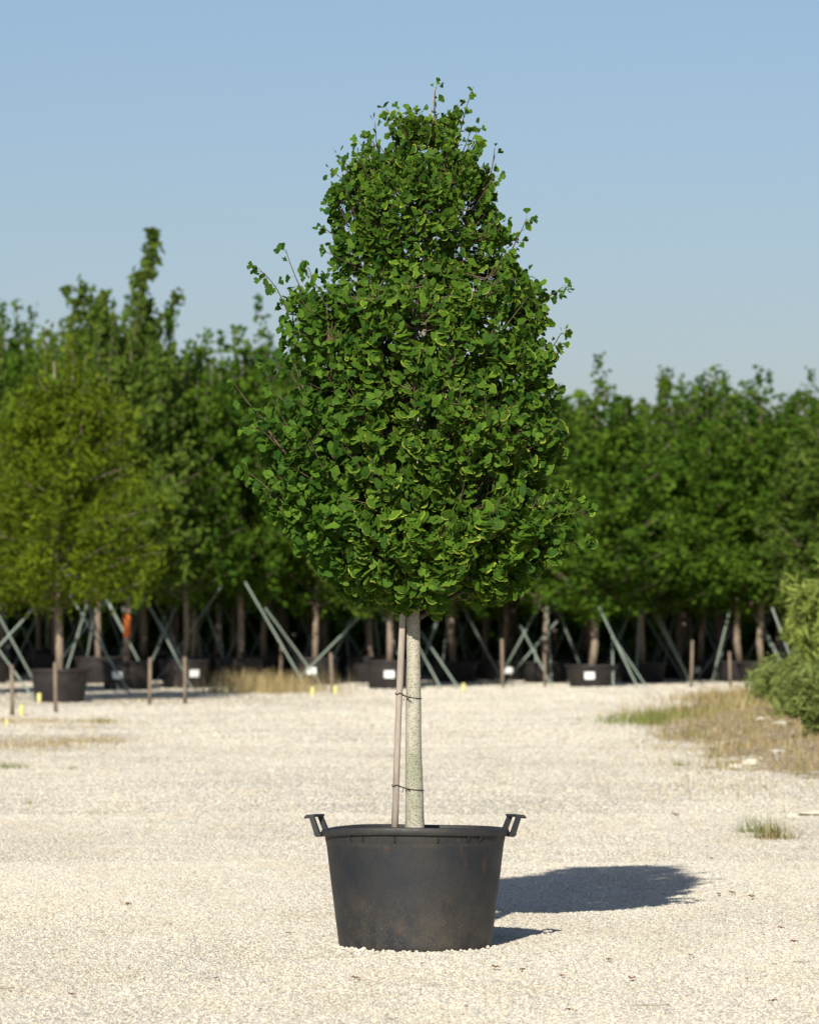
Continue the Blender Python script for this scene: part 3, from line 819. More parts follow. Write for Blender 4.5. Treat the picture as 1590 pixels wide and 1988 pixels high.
def make_bg_tree(kind, seed, H=6.6):
    """unit tree 6.6 m tall, returns trunk mesh, branch mesh, crown mesh"""
    r_ = np.random.default_rng(seed)
    zb = 1.6
    prof = {'broad': ([1.35, 1.8, 2.5, 3.6, 4.6, 5.4, 6.1, 6.6], [.6, 1.3, 1.6, 1.55, 1.35, 1.05, .6, .15]),
            'feather': ([1.35, 1.9, 2.6, 3.6, 4.6, 5.5, 6.2, 6.6], [.6, 1.45, 1.85, 1.75, 1.35, .9, .45, .1]),
            'upright': ([1.35, 1.8, 2.6, 3.6, 4.6, 5.2, 5.8, 6.6], [.5, 1.2, 1.5, 1.5, 1.3, 1.0, .5, .15])}[kind]
    paths = []; rads = []; cents = []
    tw = np.cumsum(r_.normal(0, .018, (12, 2)), axis=0); tz = np.linspace(0, H * .93, 12)
    tpts = np.stack([tw[:, 0], tw[:, 1], tz], 1); tpts[0, :2] = 0
    nb = 80 if kind != 'feather' else 95
    for i in range(nb):
        z0 = zb - .35 + (H - zb - .9) * (i / nb) ** 1.05
        az = i * 2.4 + r_.normal(0, .3); rise = r_.uniform(.35, 1.1)
        z1 = min(z0 + rise, H - .15); rr = np.interp(z1, *prof) * r_.uniform(.7, 1.12)
        p0 = np.array([np.interp(z0, tz, tpts[:, 0]), np.interp(z0, tz, tpts[:, 1]), z0]); p2 = np.array([p0[0] + rr * math.cos(az), p0[1] + rr * math.sin(az), z1])
        if kind == 'feather': p2[2] = z0 + rise * .55
        p1 = (p0 + p2) / 2; p1[2] = z0 + (p2[2] - z0) * .4
        s = np.linspace(0, 1, 6)[:, None]; P = (1 - s) ** 2 * p0 + 2 * s * (1 - s) * p1 + s ** 2 * p2
        paths.append(P); rads.append(np.linspace(.02, .005, 6))
        for q in np.linspace(.35, 1.0, 5 if kind != 'feather' else 7):
            c = (1 - q) ** 2 * p0 + 2 * q * (1 - q) * p1 + q ** 2 * p2
            cents.append(c + r_.normal(0, .16, 3)); 
            if r_.random() < .35: cents.append(c + r_.normal(0, .28, 3))
    # upright leader shoots break the top outline
    ns = {'broad': 15, 'feather': 12, 'upright': 18}[kind]
    for i in range(ns):
        z0 = r_.uniform(4.3, 5.7); rr = np.interp(z0, *prof) * r_.uniform(.1, .85); az = r_.uniform(0, 6.28)
        p0 = np.array([rr * math.cos(az), rr * math.sin(az), z0]); L_ = r_.uniform(.6, 1.6) if i else 6.6 - z0
        if i == 0: p0[:2] *= .1
        p2 = p0 + np.array([r_.normal(0, .12) + .10 * math.cos(az), r_.normal(0, .12), L_])
        s = np.linspace(0, 1, 6)[:, None]; P = p0 * (1 - s) + p2 * s
        paths.append(P); rads.append(np.linspace(.012, .004, 6))
        for q in np.linspace(.0, 1.0, 9): 
            cents.append(p0 * (1 - q) + p2 * q + r_.normal(0, .05 * (1.2 - q), 3))
    cents = np.array(cents)
    per, spread, size, el, dr, mat = {'broad': (26, .115, .115, 1.25, .2, M['broad']), 'feather': (20, .12, .075, 1.9, .6, M['feather']), 'upright': (24, .11, .105, 1.6, .1, M['upright'])}[kind]
    # tighter clusters up high so shoots stay thin
    hi = cents[:, 2] > 5.4
    cr = leaf_cloud('crown', cents[~hi], per, spread, size, mat, .5, el, seed, dr)
    cr2 = leaf_cloud('crown', cents[hi], max(8, per // 3 + 1), spread * .5, size, mat, .5, el, seed + 1, dr)
    n1 = len(cr.vertices); n2 = len(cr2.vertices)
    co = np.empty((n1 + n2) * 3, np.float32); cr.vertices.foreach_get('co', co[:n1 * 3]); tmp = np.empty(n2 * 3, np.float32); cr2.vertices.foreach_get('co', tmp); co[n1 * 3:] = tmp
    ra_ = np.empty(n1 + n2, np.float32); t1 = np.empty(n1, np.float32); cr.attributes['rnd'].data.foreach_get('value', t1); t2 = np.empty(n2, np.float32); cr2.attributes['rnd'].data.foreach_get('value', t2)
    ra_[:n1] = t1; ra_[n1:] = t2
    crown = mesh_np('crown', co.reshape(-1, 3), np.arange(n1 + n2).reshape(-1, 4), mat, False, {'rnd': ra_})
    bpy.data.meshes.remove(cr); bpy.data.meshes.remove(cr2)
    Vb, Fb = fast_tubes(paths, rads, 4)
    br = mesh_np('branches', Vb, Fb, M['bgbark'], True)
    mb = MB(); mb.tube([tuple(p) for p in tpts], list(np.linspace(.075, .012, 12)), 10)
    return mb.me('trunk', M['bgbark'], True), br, crown
LIB = {'broad': [make_bg_tree('broad', 21), make_bg_tree('broad', 22), make_bg_tree('broad', 23)],
       'feather': [make_bg_tree('feather', 31)], 'upright': [make_bg_tree('upright', 41), make_bg_tree('upright', 42)]}

def bg_tree(x, y, z0, h, kind, var, label, group, wide=1.0, rz=None, name='tree'):
    tm, bm_, cm = LIB[kind][var % len(LIB[kind])]
    e = empty(name, (x, y, z0), random.uniform(0, 6.28) if rz is None else rz)
    for nm, me in (('trunk', tm), ('branches', bm_), ('crown', cm)):
        o = link(nm, me, e)
        if nm != 'trunk': o['kind'] = 'stuff'
        o.scale = (wide, wide, h / 6.6)
    tag(e, label, 'tree', group)
    return e

# nursery pots for the rows
def bgpot_meshes(R, H):
    mb = MB(); mb.lathe([(0, 0), (R * .80, 0), (R * .82, .01), (R * .97, H - .03), (R * .90, H - .03), (0, H - .08)], 28)
    w_ = mb.me('wall', M['bgpot'], True, 40)
    mb = MB(); mb.lathe([(R * .975, H - .045), (R * 1.03, H - .045), (R * 1.03, H), (R * .95, H), (R * .95, H - .04)], 28, close=True)
    return w_, mb.me('rim', M['bgpot'], True, 40)
BP = {'big': (bgpot_meshes(.52, .58), .52, .58), 'low': (bgpot_meshes(.55, .46), .55, .46)}
cardm = MB(); cardm.box((0, 0, 0), (.21, .006, .15)); cardm = cardm.me('card', M['card'])
def bg_pot(x, y, kind, label, group, card=None):
    (wm, rm), R, H = BP[kind]
    e = empty('nursery_pot', (x, y, 0), 0)
    link('wall', wm, e); link('rim', rm, e)
    if card:
        o = link('label_card', cardm, e); a = card
        zc = H * .52; rc = R * (.82 + .15 * .52) + .008
        o.location = (rc * math.sin(a), -rc * math.cos(a), zc); o.rotation_euler = (math.radians(8), 0, a)
        tag(o, 'blank white label card on the pot side')
    tag(e, label, 'plant pot', group)
    return e

def ztop(D, py): return CAMH + (PYH - py) * D / F
FRONT = [  # px, py base, top py, kind, variant, width, pot, card angle, label
    (-70, 1352, 610, 'upright', 0, 1.05, 'big', None, 'grey-green tree with upright shoots at the far left edge of the front row'),
    (117, 1364, 655, 'feather', 0, 1.0, 'big', None, 'feathery yellow-green tree with a straight tan trunk, leftmost trunk of the front row'),
    (247, 1340, 585, 'upright', 1, .95, 'big', -.35, 'tall grey-green tree with orange tape on its trunk and the highest shoot in the row'),
    (358, 1336, 655, 'broad', 1, .85, 'big', .5, 'green tree between the orange-taped trunk and the trunk behind the dry grass clump'),
    (466, 1332, 640, 'broad', 0, 1.0, 'big', None, 'broad green tree with a thin dark trunk behind the dry grass clump'),
    (612, 1330, 720, 'broad', 2, .95, 'big', -.15, 'green tree half hidden by the left side of the ginkgo crown'),
    (757, 1338, 770, 'upright', 0, .95, 'big', -.02, 'tree directly behind the ginkgo stake, its pale trunk in a pot with a white card'),
    (978, 1322, 800, 'broad', 1, .95, 'low', .16, 'green tree just right of the ginkgo crown, pale forked trunk in a low pot'),
    (1148, 1334, 745, 'broad', 0, 1.12, 'low', -.12, 'bright green tree with a straight bare trunk right of the ginkgo pot'),
    (1357, 1321, 735, 'broad', 2, 1.05, 'low', -.22, 'dark green tree with a leaning tan trunk between two bracing poles'),
    (1478, 1326, 745, 'broad', 1, 1.05, 'low', .0, 'dark green tree with the thickest trunk, next to the feathery shrub'),
    (1612, 1330, 790, 'upright', 1, 1.0, 'low', None, 'green tree at the right edge behind the feathery shrub'),
]
POTL = ['black nursery pot at the far left edge of the front row', 'large black nursery pot under the feathery yellow-green tree', 'black nursery pot under the orange-taped trunk',
        'black nursery pot between the orange-taped trunk and the dry grass clump', 'black nursery pot behind the dry grass clump', 'black nursery pot behind crossing poles left of the ginkgo stake',
        'black nursery pot with a bright white card seen just left of the ginkgo stake', 'low black nursery pot with white card, first to the right of the ginkgo trunk', 'low black nursery pot with a centred white card under the bright green tree',
        'low black nursery pot with a card half hidden by a pole', 'low black nursery pot with a white card next to the feathery shrub', 'low black nursery pot hidden behind the feathery shrub']
for (px, py, tpy, kind, var, wd, pk, card, lab), pl in zip(FRONT, POTL):
    R, H = BP[pk][1], BP[pk][2]
    D = gd(py) + R * .85; x = (px - PX0) * D / F; y = D - CAMD
    t_ = bg_tree(x, y, H - .10, ztop(D, tpy) - H + .1, kind, var, lab, 'trees of the front nursery row', wd)
    bg_pot(x, y, pk, pl, 'pots of the front nursery row', card)
    if px == 247:
        mb = MB(); mb.tube([(0, 0, 0), (0, 0, .14), (0, 0, .30), (0, 0, .46)], [.073, .074, .073, .071], 14)
        tag(link('tape_band', mb.me('tape_band', M['orange'], True), t_, (0, 0, .58)), 'orange tape wrapped round the trunk')

    if px == 247:
        for k_, (bx_, by_, tx_, ty_, nl_) in enumerate(((268, 690, 294, 452, 620), (290, 670, 345, 572, 170), (150, 690, 140, 560, 150), (175, 690, 168, 555, 160), (190, 680, 200, 572, 130))):
            a0 = AT(bx_, by_, y) - np.array([x, y, H - .1]); a1 = AT(tx_, ty_, y) - np.array([x, y, H - .1]); qs = np.linspace(0, 1, 22 if k_ == 0 else 12)[:, None]
            line = a0 + (a1 - a0) * qs + np.array([[.07 * math.sin(q * 9 + k_), 0, 0] for q in qs[:, 0]])
            w_ = (1.15 - qs) * (.13 if k_ == 0 else .09)
            r3 = np.random.default_rng(k_); cen = np.concatenate([line + r3.normal(0, 1, line.shape) * w_ for _ in range(2 if k_ == 0 else 3)])
            sh = leaf_cloud('shoot', cen, max(5, nl_ // 34), .06, .12, M['upright'], .5, 1.5, 90 + k_)
            so_ = link('shoot', sh, t_); so_.rotation_euler = (0, 0, -t_.rotation_euler.z); so_['kind'] = 'stuff'
            Vt, Ft = fast_tubes([line], [np.linspace(.016, .004, len(line))], 5); sm_ = link('shoot_stem', mesh_np('shoot_stem', Vt, Ft, M['bgbark'], True), t_); sm_.rotation_euler = (0, 0, -t_.rotation_euler.z)
# deeper rows, in shade under their own crowns
pole_unit = MB(); pole_unit.tube([(0, 0, 0), (0, 0, .5), (0, 0, 1)], [.021, .020, .018], 8); pole_unit = pole_unit.me('support_pole', M['pole'], True)
thin_unit = MB(); thin_unit.tube([(0, 0, 0), (0, 0, .5), (0, 0, 1)], [.017, .016, .015], 6); thin_unit = thin_unit.me('support_pole', M['post'], True)
def pole(p0, p1, label, group, me=None, name='support_pole', cat='pole', thick=1.0):
    p0 = Vector(p0); p1 = Vector(p1); v = p1 - p0
    o = link(name, me or pole_unit, None, tuple(p0)); o.rotation_mode = 'QUATERNION'
    o.rotation_quaternion = Vector((0, 0, 1)).rotation_difference(v.normalized()); o.scale = (thick, thick, v.length)
    tag(o, label, cat, group); return o
kinds = ['broad', 'upright', 'broad', 'broad', 'upright', 'broad']
for row in range(6):
    D = (72.5 + row * 3.0 + (row > 0) * 1.0) * KD
    n = 11
    for i in range(n):
        px = -180 + i * (1950 / n) + (row % 2) * 85 + random.uniform(-28, 28)
        Di = D + random.uniform(-.5, .5) - (1.5 if px < 500 and row < 2 else 0)
        x = (px - PX0) * Di / F; y = Di - CAMD
        tpy = np.interp(px, [-150, 0, 100, 200, 300, 400, 560, 700, 900, 1100, 1300, 1600], [600, 615, 625, 625, 665, 705, 715, 750, 780, 790, 785, 800]) + random.uniform(-50, 52) + 3 * row
        k = kinds[(i * 3 + row) % 6]
        side = 'left' if px < 700 else ('middle' if px < 1050 else 'right'); rown = ['second', 'third', 'fourth', 'fifth', 'sixth', 'last'][row]
        bg_tree(x, y, .45, ztop(Di, tpy) - .45, k, i + row, 'slender potted tree in the shaded %s row, %s part, behind the front trees' % (rown, side), 'potted trees in the shaded rows behind', random.uniform(.9, 1.1))
        bg_pot(x, y, 'big' if px < 800 else 'low', 'black nursery pot standing in the shaded %s row, %s part' % (rown, side), 'pots in the shaded rows behind')
        if row < 4:
            a0 = random.uniform(0, 6.28)
            for q in range(3 + (row < 1)):
                a = a0 + q * 2.1; hh = random.uniform(1.7, 2.3)
                pole((x + 1.15 * math.cos(a), y + 1.15 * math.sin(a), 0), (x + .12 * math.cos(a), y + .12 * math.sin(a), hh), 'pale pole bracing a tree of the shaded %s row, %s part' % (rown, side), 'bracing poles in the shaded rows')
# far belt of trees behind the rows
r_ = np.random.default_rng(77); nb = 6500
bx = r_.uniform(-24, 24, nb); by = 92 * KD - CAMD + r_.uniform(0, 4.5, nb) ; bz = r_.uniform(0.0, 1, nb) ** 1.5 * (6.4 + .6 * np.sin(bx * 1.7) + np.where(bx < -3, 1.2, 0))
belt = link('far_tree_belt', leaf_cloud('far_tree_belt', np.stack([bx, by, bz], 1), 14, .3, .34, M['broad'], .5, 1.2, 78))
tag(belt, 'dark green mass of further trees closing the view behind the nursery rows', 'trees', kind='stuff')

# bracing poles in front, one by one: base px, top px
POLES = [((-8, 1262), (97, 1148), 57.5, 'green bracing pole rising right to the feathery tree, at the left edge'),
         ((70, 1361), (-10, 1250), None, 'green bracing pole coming down from the left edge beside the large pot'),
         ((257, 1352), (133, 1150), None, 'long green bracing pole sloping down right in front of the pot with orange-taped tree'),
         ((232, 1340), (163, 1148), None, 'second bracing pole sloping beside the long one left of the orange-taped trunk'),
         ((120, 1280), (206, 1166), 61, 'bracing pole crossing the long pole left of the orange-taped trunk'),
         ((335, 1262), (282, 1158), 67, 'bracing pole sloping down right of the orange-taped trunk'),
         ((388, 1335), (310, 1205), None, 'bracing pole behind the pair of short wooden posts'),
         ((345, 1262), (432, 1135), 68, 'bracing pole rising to the thin dark trunk from the left'),
         ((596, 1337), (476, 1130), None, 'long bracing pole sloping down right of the dry grass clump'),
         ((630, 1337), (515, 1180), None, 'thinner pole beside the long one right of the dry grass clump'),
         ((612, 1285), (698, 1198), 68, 'bracing pole rising right just left of the ginkgo trunk'),
         ((678, 1322), (674, 1205), None, 'upright pole left of the pot with the bright white card'),
         ((857, 1338), (812, 1255), None, 'bracing pole coming down just right of the ginkgo trunk, nearer one'),
         ((890, 1336), (815, 1225), None, 'bracing pole coming down just right of the ginkgo trunk, longer one'),
         ((970, 1322), (971, 1200), None, 'upright green pole left of the first pot right of the ginkgo'),
         ((990, 1312), (1082, 1205), 72, 'bracing pole rising right from the first pot right of the ginkgo'),
         ((1042, 1326), (1038, 1250), None, 'short upright pole between the two low pots right of the ginkgo'),
         ((1238, 1336), (1162, 1178), None, 'thick green pole sloping down right of the straight bare trunk'),
         ((1256, 1335), (1192, 1240), None, 'thin pole beside the thick one right of the straight bare trunk'),
         ((1190, 1334), (1188, 1235), None, 'upright pole meeting the thick green pole right of the bare trunk'),
         ((1328, 1322), (1250, 1195), None, 'green pole sloping down to the card half hidden by a pole'),
         ((1350, 1322), (1458, 1172), None, 'long pole rising right to the thickest trunk next to the feathery shrub'),
         ((1405, 1322), (1396, 1250), None, 'short steep pole under the long one near the thickest trunk'),
         ((1545, 1306), (1498, 1180), 66, 'green pole sloping down behind the feathery shrub'),
         ((1070, 1330), (1010, 1215), None, 'dim bracing pole sloping down between the two low pots')]
for (b_, t_, Dd, lab) in POLES:
    D = Dd * KD if Dd else gd(b_[1])
    p0 = np.array([(b_[0] - PX0) * D / F, D - CAMD, 0.0])
    if Dd: p0[2] = max(0.0, CAMH - (b_[1] - PYH) * D / F)
    if p0[2] > 0:   # carry the line on down to the ground
        D1 = D; top = np.array([(t_[0] - PX0) * (D1) / F, D1 - CAMD, CAMH - (t_[1] - PYH) * D1 / F]); d_ = (top - p0); p0 = p0 - d_ * (p0[2] / d_[2])
    else:
        D1 = D + .7; top = np.array([(t_[0] - PX0) * D1 / F, D1 - CAMD, CAMH - (t_[1] - PYH) * D1 / F])
    pole(p0, top, lab, 'bracing poles of the front row', thick=1.0 if 'thin' not in lab else .75)

# short wooden posts and yellow caps
postm = MB(); postm.tube([(0, 0, 0), (0, 0, .3), (0, 0, .94), (0, 0, 1)], [.033, .032, .033, .027], 8); postm = postm.me('wooden_post', M['post'], True)
POSTS = [(25, 1389, 1291, 'short wooden post, leftmost of the front posts'), (109, 1383, 1286, 'short wooden post in front of the large pot of the feathery tree'),
         (291, 1368, 1277, 'short wooden post, left one of the pair before the dark pots'), (360, 1366, 1275, 'short wooden post, right one of the pair before the dark pots'),
         (205, 1337, 1280, 'short wooden post between the large pot and the orange-taped tree'), (545, 1330, 1255, 'short wooden post in the dry grass clump'),
         (646, 1347, 1267, 'slightly leaning wooden post left of the ginkgo stake'), (976, 1337, 1240, 'wooden post just left of the first low pot right of the ginkgo'),
         (1058, 1334, 1268, 'wooden post between the two low pots right of the ginkgo'), (1341, 1334, 1243, 'wooden post in front of the half hidden white card'), (1417, 1332, 1265, 'wooden post between the half hidden card and the thickest trunk')]
for px, py, ty, lab in POSTS:
    p = G(px, py); D = gd(py); o = link('wooden_post', postm, None, tuple(p)); o.scale = (1, 1, (py - ty) * D / F); o.rotation_euler = (random.uniform(-.03, .03), -.055 if 'leaning' in lab else random.uniform(-.02, .02), random.uniform(0, 6))
    tag(o, lab, 'post', 'short wooden posts along the rows')
capm = MB(); capm.lathe([(0, .17), (.028, .165), (.04, .15), (.042, .03), (.034, 0)], 12); capm = capm.me('yellow_marker', M['yellow'], True, 40)
CAPS = [(77, 1364, 'yellow marker beside the large pot, near the second post'), (43, 1389, 'yellow marker between the two leftmost posts'), (14, 1410, 'low yellow marker at the left edge, nearest of all'), (440, 1347, 'yellow marker at the left end of the dry grass clump'),
        (607, 1351, 'yellow marker at the right end of the dry grass clump'), (651, 1348, 'yellow marker at the foot of the leaning post'), (900, 1343, 'yellow marker right of the ginkgo trunk below two poles')]
for px, py, lab in CAPS:
    p = G(px, py); o = link('yellow_marker', capm, None, tuple(p)); s = 1.0 if py < 1400 else .6; o.scale = (s, s, s)
    tag(o, lab, 'marker', 'yellow markers at the row ends')

# ---------------------------------------------------------------- grasses and weeds
def blades(name, roots, h, width, mat, lean=.5, seed=0, curl=.6):
    r_ = np.random.default_rng(seed); n = len(roots); h = h * r_.uniform(.45, 1.15, n)
    az = r_.uniform(0, 6.28, n); ln = np.abs(r_.normal(0, lean, n)); K = 4; V = []
    side = np.stack([np.cos(az + 1.57), np.sin(az + 1.57), np.zeros(n)], 1)
    for k in range(K):
        s = k / (K - 1); out_ = h * ln * (s ** (1 + curl)); z = h * (s - .3 * ln * s * s) 
        c = roots + np.stack([np.cos(az) * out_, np.sin(az) * out_, np.maximum(z, 0)], 1)
        wd = (width * (1 - s * .85))
        V.append(c - side * wd / 2); V.append(c + side * wd / 2)
    V = np.stack(V, 1).reshape(-1, 3); b = np.arange(n)[:, None] * 2 * K
    Fq = np.concatenate([b + np.array([2 * k, 2 * k + 1, 2 * k + 3, 2 * k + 2]) for k in range(K - 1)], 0)
    rnd = np.repeat(r_.uniform(0, 1, n), 2 * K)
    return mesh_np(name, V, Fq, mat, False, {'rnd': rnd})
def gz_(P): P[:, 2] = gheight(P[:, 0], P[:, 1]); return P
# verge: dry and green tufts scattered where the bank is
r_ = np.random.default_rng(5)
cand = np.stack([r_.uniform(2.4, 9.5, 60000), r_.uniform(17, 73, 60000), np.zeros(60000)], 1)
va = verge_amount(cand[:, 0], cand[:, 1]); nn = hnoise(cand[:, 0] * 1.3, cand[:, 1] * .8)
keep = cand[(va > .45) & (r_.uniform(0, 1, 60000) < np.clip(va - .25 + .45 * nn, 0, 1) * .9)]
keep = keep[:19000]
tag(link('dry_verge_grass', blades('dry_verge_grass', gz_(keep.copy()), .13, .011, M['dry'], .9, 6)), 'low dry straw grass covering the soil bank on the right', 'grass', kind='stuff')
k2 = cand[(va > .35) & (r_.uniform(0, 1, 60000) < np.clip(nn * 1.2 - .1, 0, 1) * .35)]
# green fringe at the bank's left tip
tip = G(1262, 1404) + r_.normal(0, 1, (650, 3)) * np.array([.36, 1.0, 0])
k2 = np.concatenate([k2, tip])
tag(link('green_verge_grass', blades('green_verge_grass', gz_(k2.copy()), .22, .010, M['grass'], .7, 8)), 'green grass growing through the dry bank on the right', 'grass', kind='stuff')
k3 = np.concatenate([G(1430, 1362) + r_.normal(0, 1, (900, 3)) * np.array([.55, 1.2, 0]), G(1330, 1395) + r_.normal(0, 1, (400, 3)) * np.array([.5, .8, 0])])
tag(link('straw_heap', blades('straw_heap', gz_(k3.copy()), .34, .02, M['dry'], 1.3, 9)), 'bent yellow straw lying along the top of the bank', 'grass', kind='stuff')
# left side tufts and dead grass
lt = []
for px, py, n, sx, sy in ((50, 1450, 1100, .55, 1.3), (140, 1440, 380, .5, .8), (20, 1402, 450, .5, .9), (110, 1404, 420, .8, .7), (195, 1403, 220, .2, .6), (195, 1440, 150, .2, .5), (130, 1415, 150, .4, .5), (265, 1362, 150, .5, .5), (640, 1352, 160, .5, .4), (1420, 1490, 500, .6, 1.6), (1340, 1455, 350, .45, 1.0), (1500, 1530, 260, .7, 1.2), (1330, 1540, 120, .6, .8)):
    lt.append(G(px, py) + r_.normal(0, 1, (n, 3)) * np.array([sx, sy, 0]))
tag(link('dry_yard_grass', blades('dry_yard_grass', gz_(np.concatenate(lt)), .09, .008, M['dry'], 1.0, 12)), 'thin dry grass patches scattered on the gravel at the left and along the right bank', 'grass', kind='stuff')
dg = G(515, 1344) + r_.normal(0, 1, (1500, 3)) * np.array([.62, .9, 0])
tag(link('dry_grass_clump', blades('dry_grass_clump', gz_(dg), .46, .012, M['dry'], .45, 13)), 'tall clump of dead yellow grass at the row edge left of the ginkgo', 'grass', kind='stuff')
def tuft(px, py, n, h, spread, mat, label, wd=.006, lean=.8, seed=1, group='small grass tufts in the gravel'):
    p = G(px, py); p[2] = gheight(p[0], p[1]); r2 = np.random.default_rng(seed)
    roots = r2.normal(0, 1, (n, 3)) * np.array([spread, spread, 0])
    tag(link('grass_tuft', blades('grass_tuft', roots, h, wd, mat, lean, seed), None, tuple(p)), label, 'grass tuft', group)
tuft(1497, 1626, 130, .21, .06, M['grass'], 'sprawling green grass tuft in the gravel right of the tree shadow', .0055, 1.5, 3)
tuft(1503, 1629, 110, .17, .09, M['dry'], 'dry straw blades at the foot of the sprawling green tuft', .005, 1.6, 33)
tuft(1455, 1616, 90, .16, .08, M['grass'], 'small side tuft just left of the sprawling grass tuft', .005, 1.2, 4)
tuft(1320, 1488, 50, .10, .05, M['grass'], 'tiny green tuft below the dry bank', .006, .8, 5)
tuft(14, 1492, 110, .10, .12, M['grass'], 'low green tuft at the left edge of the gravel', .007, 1.0, 6)
tuft(144, 1494, 30, .06, .03, M['grass'], 'tiny green sprig near the left edge', .006, 1.0, 7)
tuft(60, 1562, 24, .06, .03, M['grass'], 'tiny sprig in the gravel lower left', .005, 1.0, 8)
tuft(1265, 1410, 110, .22, .16, M['grass'], 'light green tuft at the left tip of the dry bank', .009, .6, 9)
tuft(195, 1405, 60, .13, .08, M['grass'], 'greenish tuft in the gravel below the pair of posts', .007, .6, 10)

# weedy bushes and the feathery shrub on the right
def shrub(name, px, py, height, radius, mat, label, nst, per, size, elong, droop, seed, cat, spread=.05, plume=0):
    p = G(px, py); p[2] = gheight(p[0], p[1]) - .02; r2 = np.random.default_rng(seed); e = empty(name, tuple(p))
    paths = []; cents = []
    for i in range(nst):
        az = r2.uniform(0, 6.28); L_ = height * r2.uniform(.55, 1.05); rr = radius * r2.uniform(.2, 1.0)
        p0 = r2.normal(0, .08, 3) * np.array([1, 1, 0]); p2 = np.array([rr * math.cos(az), rr * math.sin(az), L_ * (1 - .25 * rr / radius)]); p1 = p2 * .5; p1[2] = p2[2] * .72
        s = np.linspace(0, 1, 6)[:, None]; P = (1 - s) ** 2 * p0 + 2 * s * (1 - s) * p1 + s ** 2 * p2; paths.append(P)
        for q in np.linspace(.15, 1, 9): 
            c = (1 - q) ** 2 * p0 + 2 * q * (1 - q) * p1 + q ** 2 * p2; cents.append(c + r2.normal(0, spread * 1.2, 3))
    V, Fq = fast_tubes(paths, np.tile(np.linspace(.008, .002, 6), (nst, 1)), 4)
    link('stems', mesh_np('stems', V, Fq, M['grass'], True, {'rnd': np.full(len(V), .4)}), e)['kind'] = 'stuff'
    link('foliage', leaf_cloud('foliage', np.array(cents), per, spread, size, mat, .4, elong, seed, droop), e)['kind'] = 'stuff'
    tag(e, label, cat)
    return e
shrub('feathery_shrub', 1650, 1436, 2.15, .85, M['tamarisk'], 'tall feathery yellow-green shrub at the right edge', 110, 15, .05, 4.6, .8, 61, 'shrub', .055)
shrub('feathery_shrub', 1585, 1405, 1.9, .50, M['tamarisk'], 'shorter feathery shrub leaning left of the tall one', 40, 13, .046, 4.6, .8, 62, 'shrub', .05)
shrub('weed_bush', 1568, 1422, .85, .62, M['weed'], 'green weedy bush in front of the feathery shrub', 90, 13, .034, 4.6, .2, 63, 'bush', .05)
shrub('weed_bush', 1618, 1458, .80, .60, M['weed'], 'green weedy bush at the right edge, nearest one', 90, 13, .034, 4.6, .2, 64, 'bush', .05)
shrub('weed_bush', 1512, 1388, .42, .50, M['weed'], 'low green weed spreading left from the bushes', 50, 12, .032, 4.6, .2, 65, 'bush', .05)
# yellow flower sprigs
for px, py, h, lab in ((1578, 1455, .18, 'yellow flowering sprig at the right edge below the bushes'), (1560, 1432, .22, 'upper yellow flowering sprig in front of the bushes')):
    p = G(px, py); p[2] = gheight(p[0], p[1]); e = empty('flower_sprig', tuple(p)); r2 = np.random.default_rng(px)
    link('stem', blades('stem', r2.normal(0, .03, (14, 3)) * np.array([1, 1, 0]), h, .008, M['grass'], .4, px), e)
    mb = MB()
    for k in range(26): c = Vector((r2.normal(0, .06), r2.normal(0, .06), h * r2.uniform(.5, 1.1))); mb.tube([c, c + Vector((0, 0, .008)), c + Vector((0, 0, .014))], [.004, .013, .002], 5)
    tag(link('flowers', mb.me('flowers', M['yellow']), e), 'small yellow flowers', kind='stuff'); tag(e, lab, 'flower')

# white rocks by the bank
ROCKS = [(1455, 1487, .09, 'flat white rock at the lower edge of the dry bank'), (1510, 1478, .12, 'small white rock right of the flat one on the bank'), (1572, 1586, .12, 'white rock at the right edge above the sprawling tuft'), (1540, 1588, .05, 'small pale stone beside the rock at the right edge'),
         (1236, 1478, .07, 'lone white stone on the gravel left of the bank'), (1425, 1492, .08, 'small white stone left of the flat rock'), (1475, 1425, .10, 'pale rock among the dry weeds on the bank'), (1515, 1435, .09, 'pale rock on the bank under the bushes'), (1352, 1478, .05, 'little white stone left below the bank')]
for k, (px, py, s, lab) in enumerate(ROCKS):
    p = G(px, py); p[2] = gheight(p[0], p[1]) + s * .18; o = link('rock', rock_mesh('rock', M['rock'], 100 + k, 3, .3), None, tuple(p)); o.scale = (s, s * .8, s * .55); o.rotation_euler = (0, 0, k * 1.3)
    tag(o, lab, 'rock', 'white rocks near the bank')

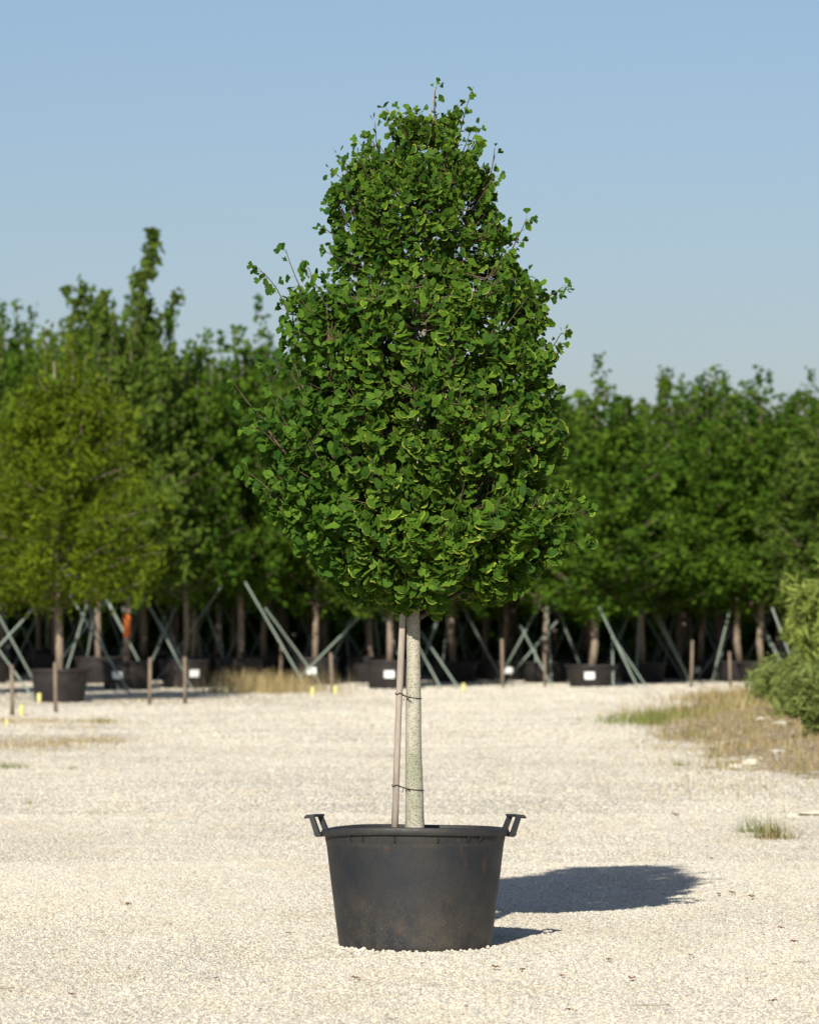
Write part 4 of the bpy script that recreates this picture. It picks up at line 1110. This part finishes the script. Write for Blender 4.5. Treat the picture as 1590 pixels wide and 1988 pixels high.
# fallen leaves and sticks on the gravel
def fallen(px, py, s, lab, rz=0):
    p = G(px, py); mb = MB(); pts = []
    for k in range(7): pts.append((s * (k / 6 - .5), 0, .010 + s * .18 * abs(math.sin(k * 1.1))))
    vs = []; wds = [.02, .22, .34, .36, .28, .16, .02]
    for (x, y, z), w_ in zip(pts, wds): vs += [(x, -w_ * s, z + w_ * s * .5), (x, 0, z), (x, w_ * s, z + w_ * s * .35)]
    fs = []
    for k in range(6):
        b = k * 3; fs += [(b, b + 3, b + 4, b + 1), (b + 1, b + 4, b + 5, b + 2)]
    mb.add(vs, fs); o = link('fallen_leaf', mb.me('fallen_leaf', M['deadleaf'], True), None, tuple(p)); o.rotation_euler = (.1, .1, rz); tag(o, lab, 'leaf', 'fallen brown leaves on the gravel')
for a_ in ((820, 1876, .028, 'small reddish fallen leaf just below the pot', .3), (961, 1884, .05, 'tan fallen leaf right below the pot, larger one', .1), (1013, 1888, .04, 'brown curled leaf right of the tan one below the pot', 1),
           (1420, 1738, .05, 'brown curled leaf right of the shadow tip', .2), (1458, 1746, .055, 'brown leaf furthest right of the shadow tip', 0), (1395, 1740, .035, 'small brown leaf nearest the shadow tip', 2), (1380, 1670, .035, 'orange-red leaf above the shadow tip', .4),
           (1515, 1807, .045, 'pinkish leaf on the gravel at the right', .3), (1540, 1834, .05, 'dark leaf scrap on the gravel near the right edge', .1), (1104, 1967, .04, 'orange leaf scrap near the bottom centre right', .5), (140, 1937, .04, 'dark leaf scrap at the lower left', .4),
           (1310, 1586, .08, 'thin brown scrap on the gravel above the shadow', 0), (560, 1817, .035, 'yellow-green scrap left of the pot', .2)): fallen(*a_)
def stick(px, py, L_, lab, rz):
    p = G(px, py); mb = MB(); mb.tube([(-L_ / 2, 0, .012), (-L_ * .2, .004, .016), (L_ * .15, -.003, .013), (L_ / 2, .003, .017)], [.003, .0038, .0035, .002], 6)
    o = link('stick', mb.me('stick', M['stake'], True), None, tuple(p)); o.rotation_euler = (0, 0, rz); tag(o, lab, 'stick', 'thin sticks on the gravel')
for k_, (px_, py_) in enumerate(((905, 1960), (1180, 1868), (1225, 1905), (330, 1830), (420, 1905), (250, 1760), (1450, 1905), (1090, 1900), (690, 1905), (505, 1965), (1340, 1860), (1500, 1950), (60, 1800))):
    fallen(px_, py_, .022 + .012 * (k_ % 3), 'tiny brown leaf scrap lying on the gravel, %s' % ('lower right' if px_ > 1000 else ('below the pot' if px_ > 600 else 'lower left')), k_ * .8)
stick(1262, 1958, .16, 'thin reddish stick near the bottom edge right of centre', .1)
stick(1555, 1873, .08, 'thin stick near the right edge', -.1)
stick(10, 1925, .09, 'thin stick at the lower left edge', .3)
stick(760, 1985, .06, 'short stick at the bottom edge below the pot', .5)
print('total objects', len(bpy.data.objects), 'tris', sum(len(o.data.polygons) for o in bpy.data.objects if o.type == 'MESH'))
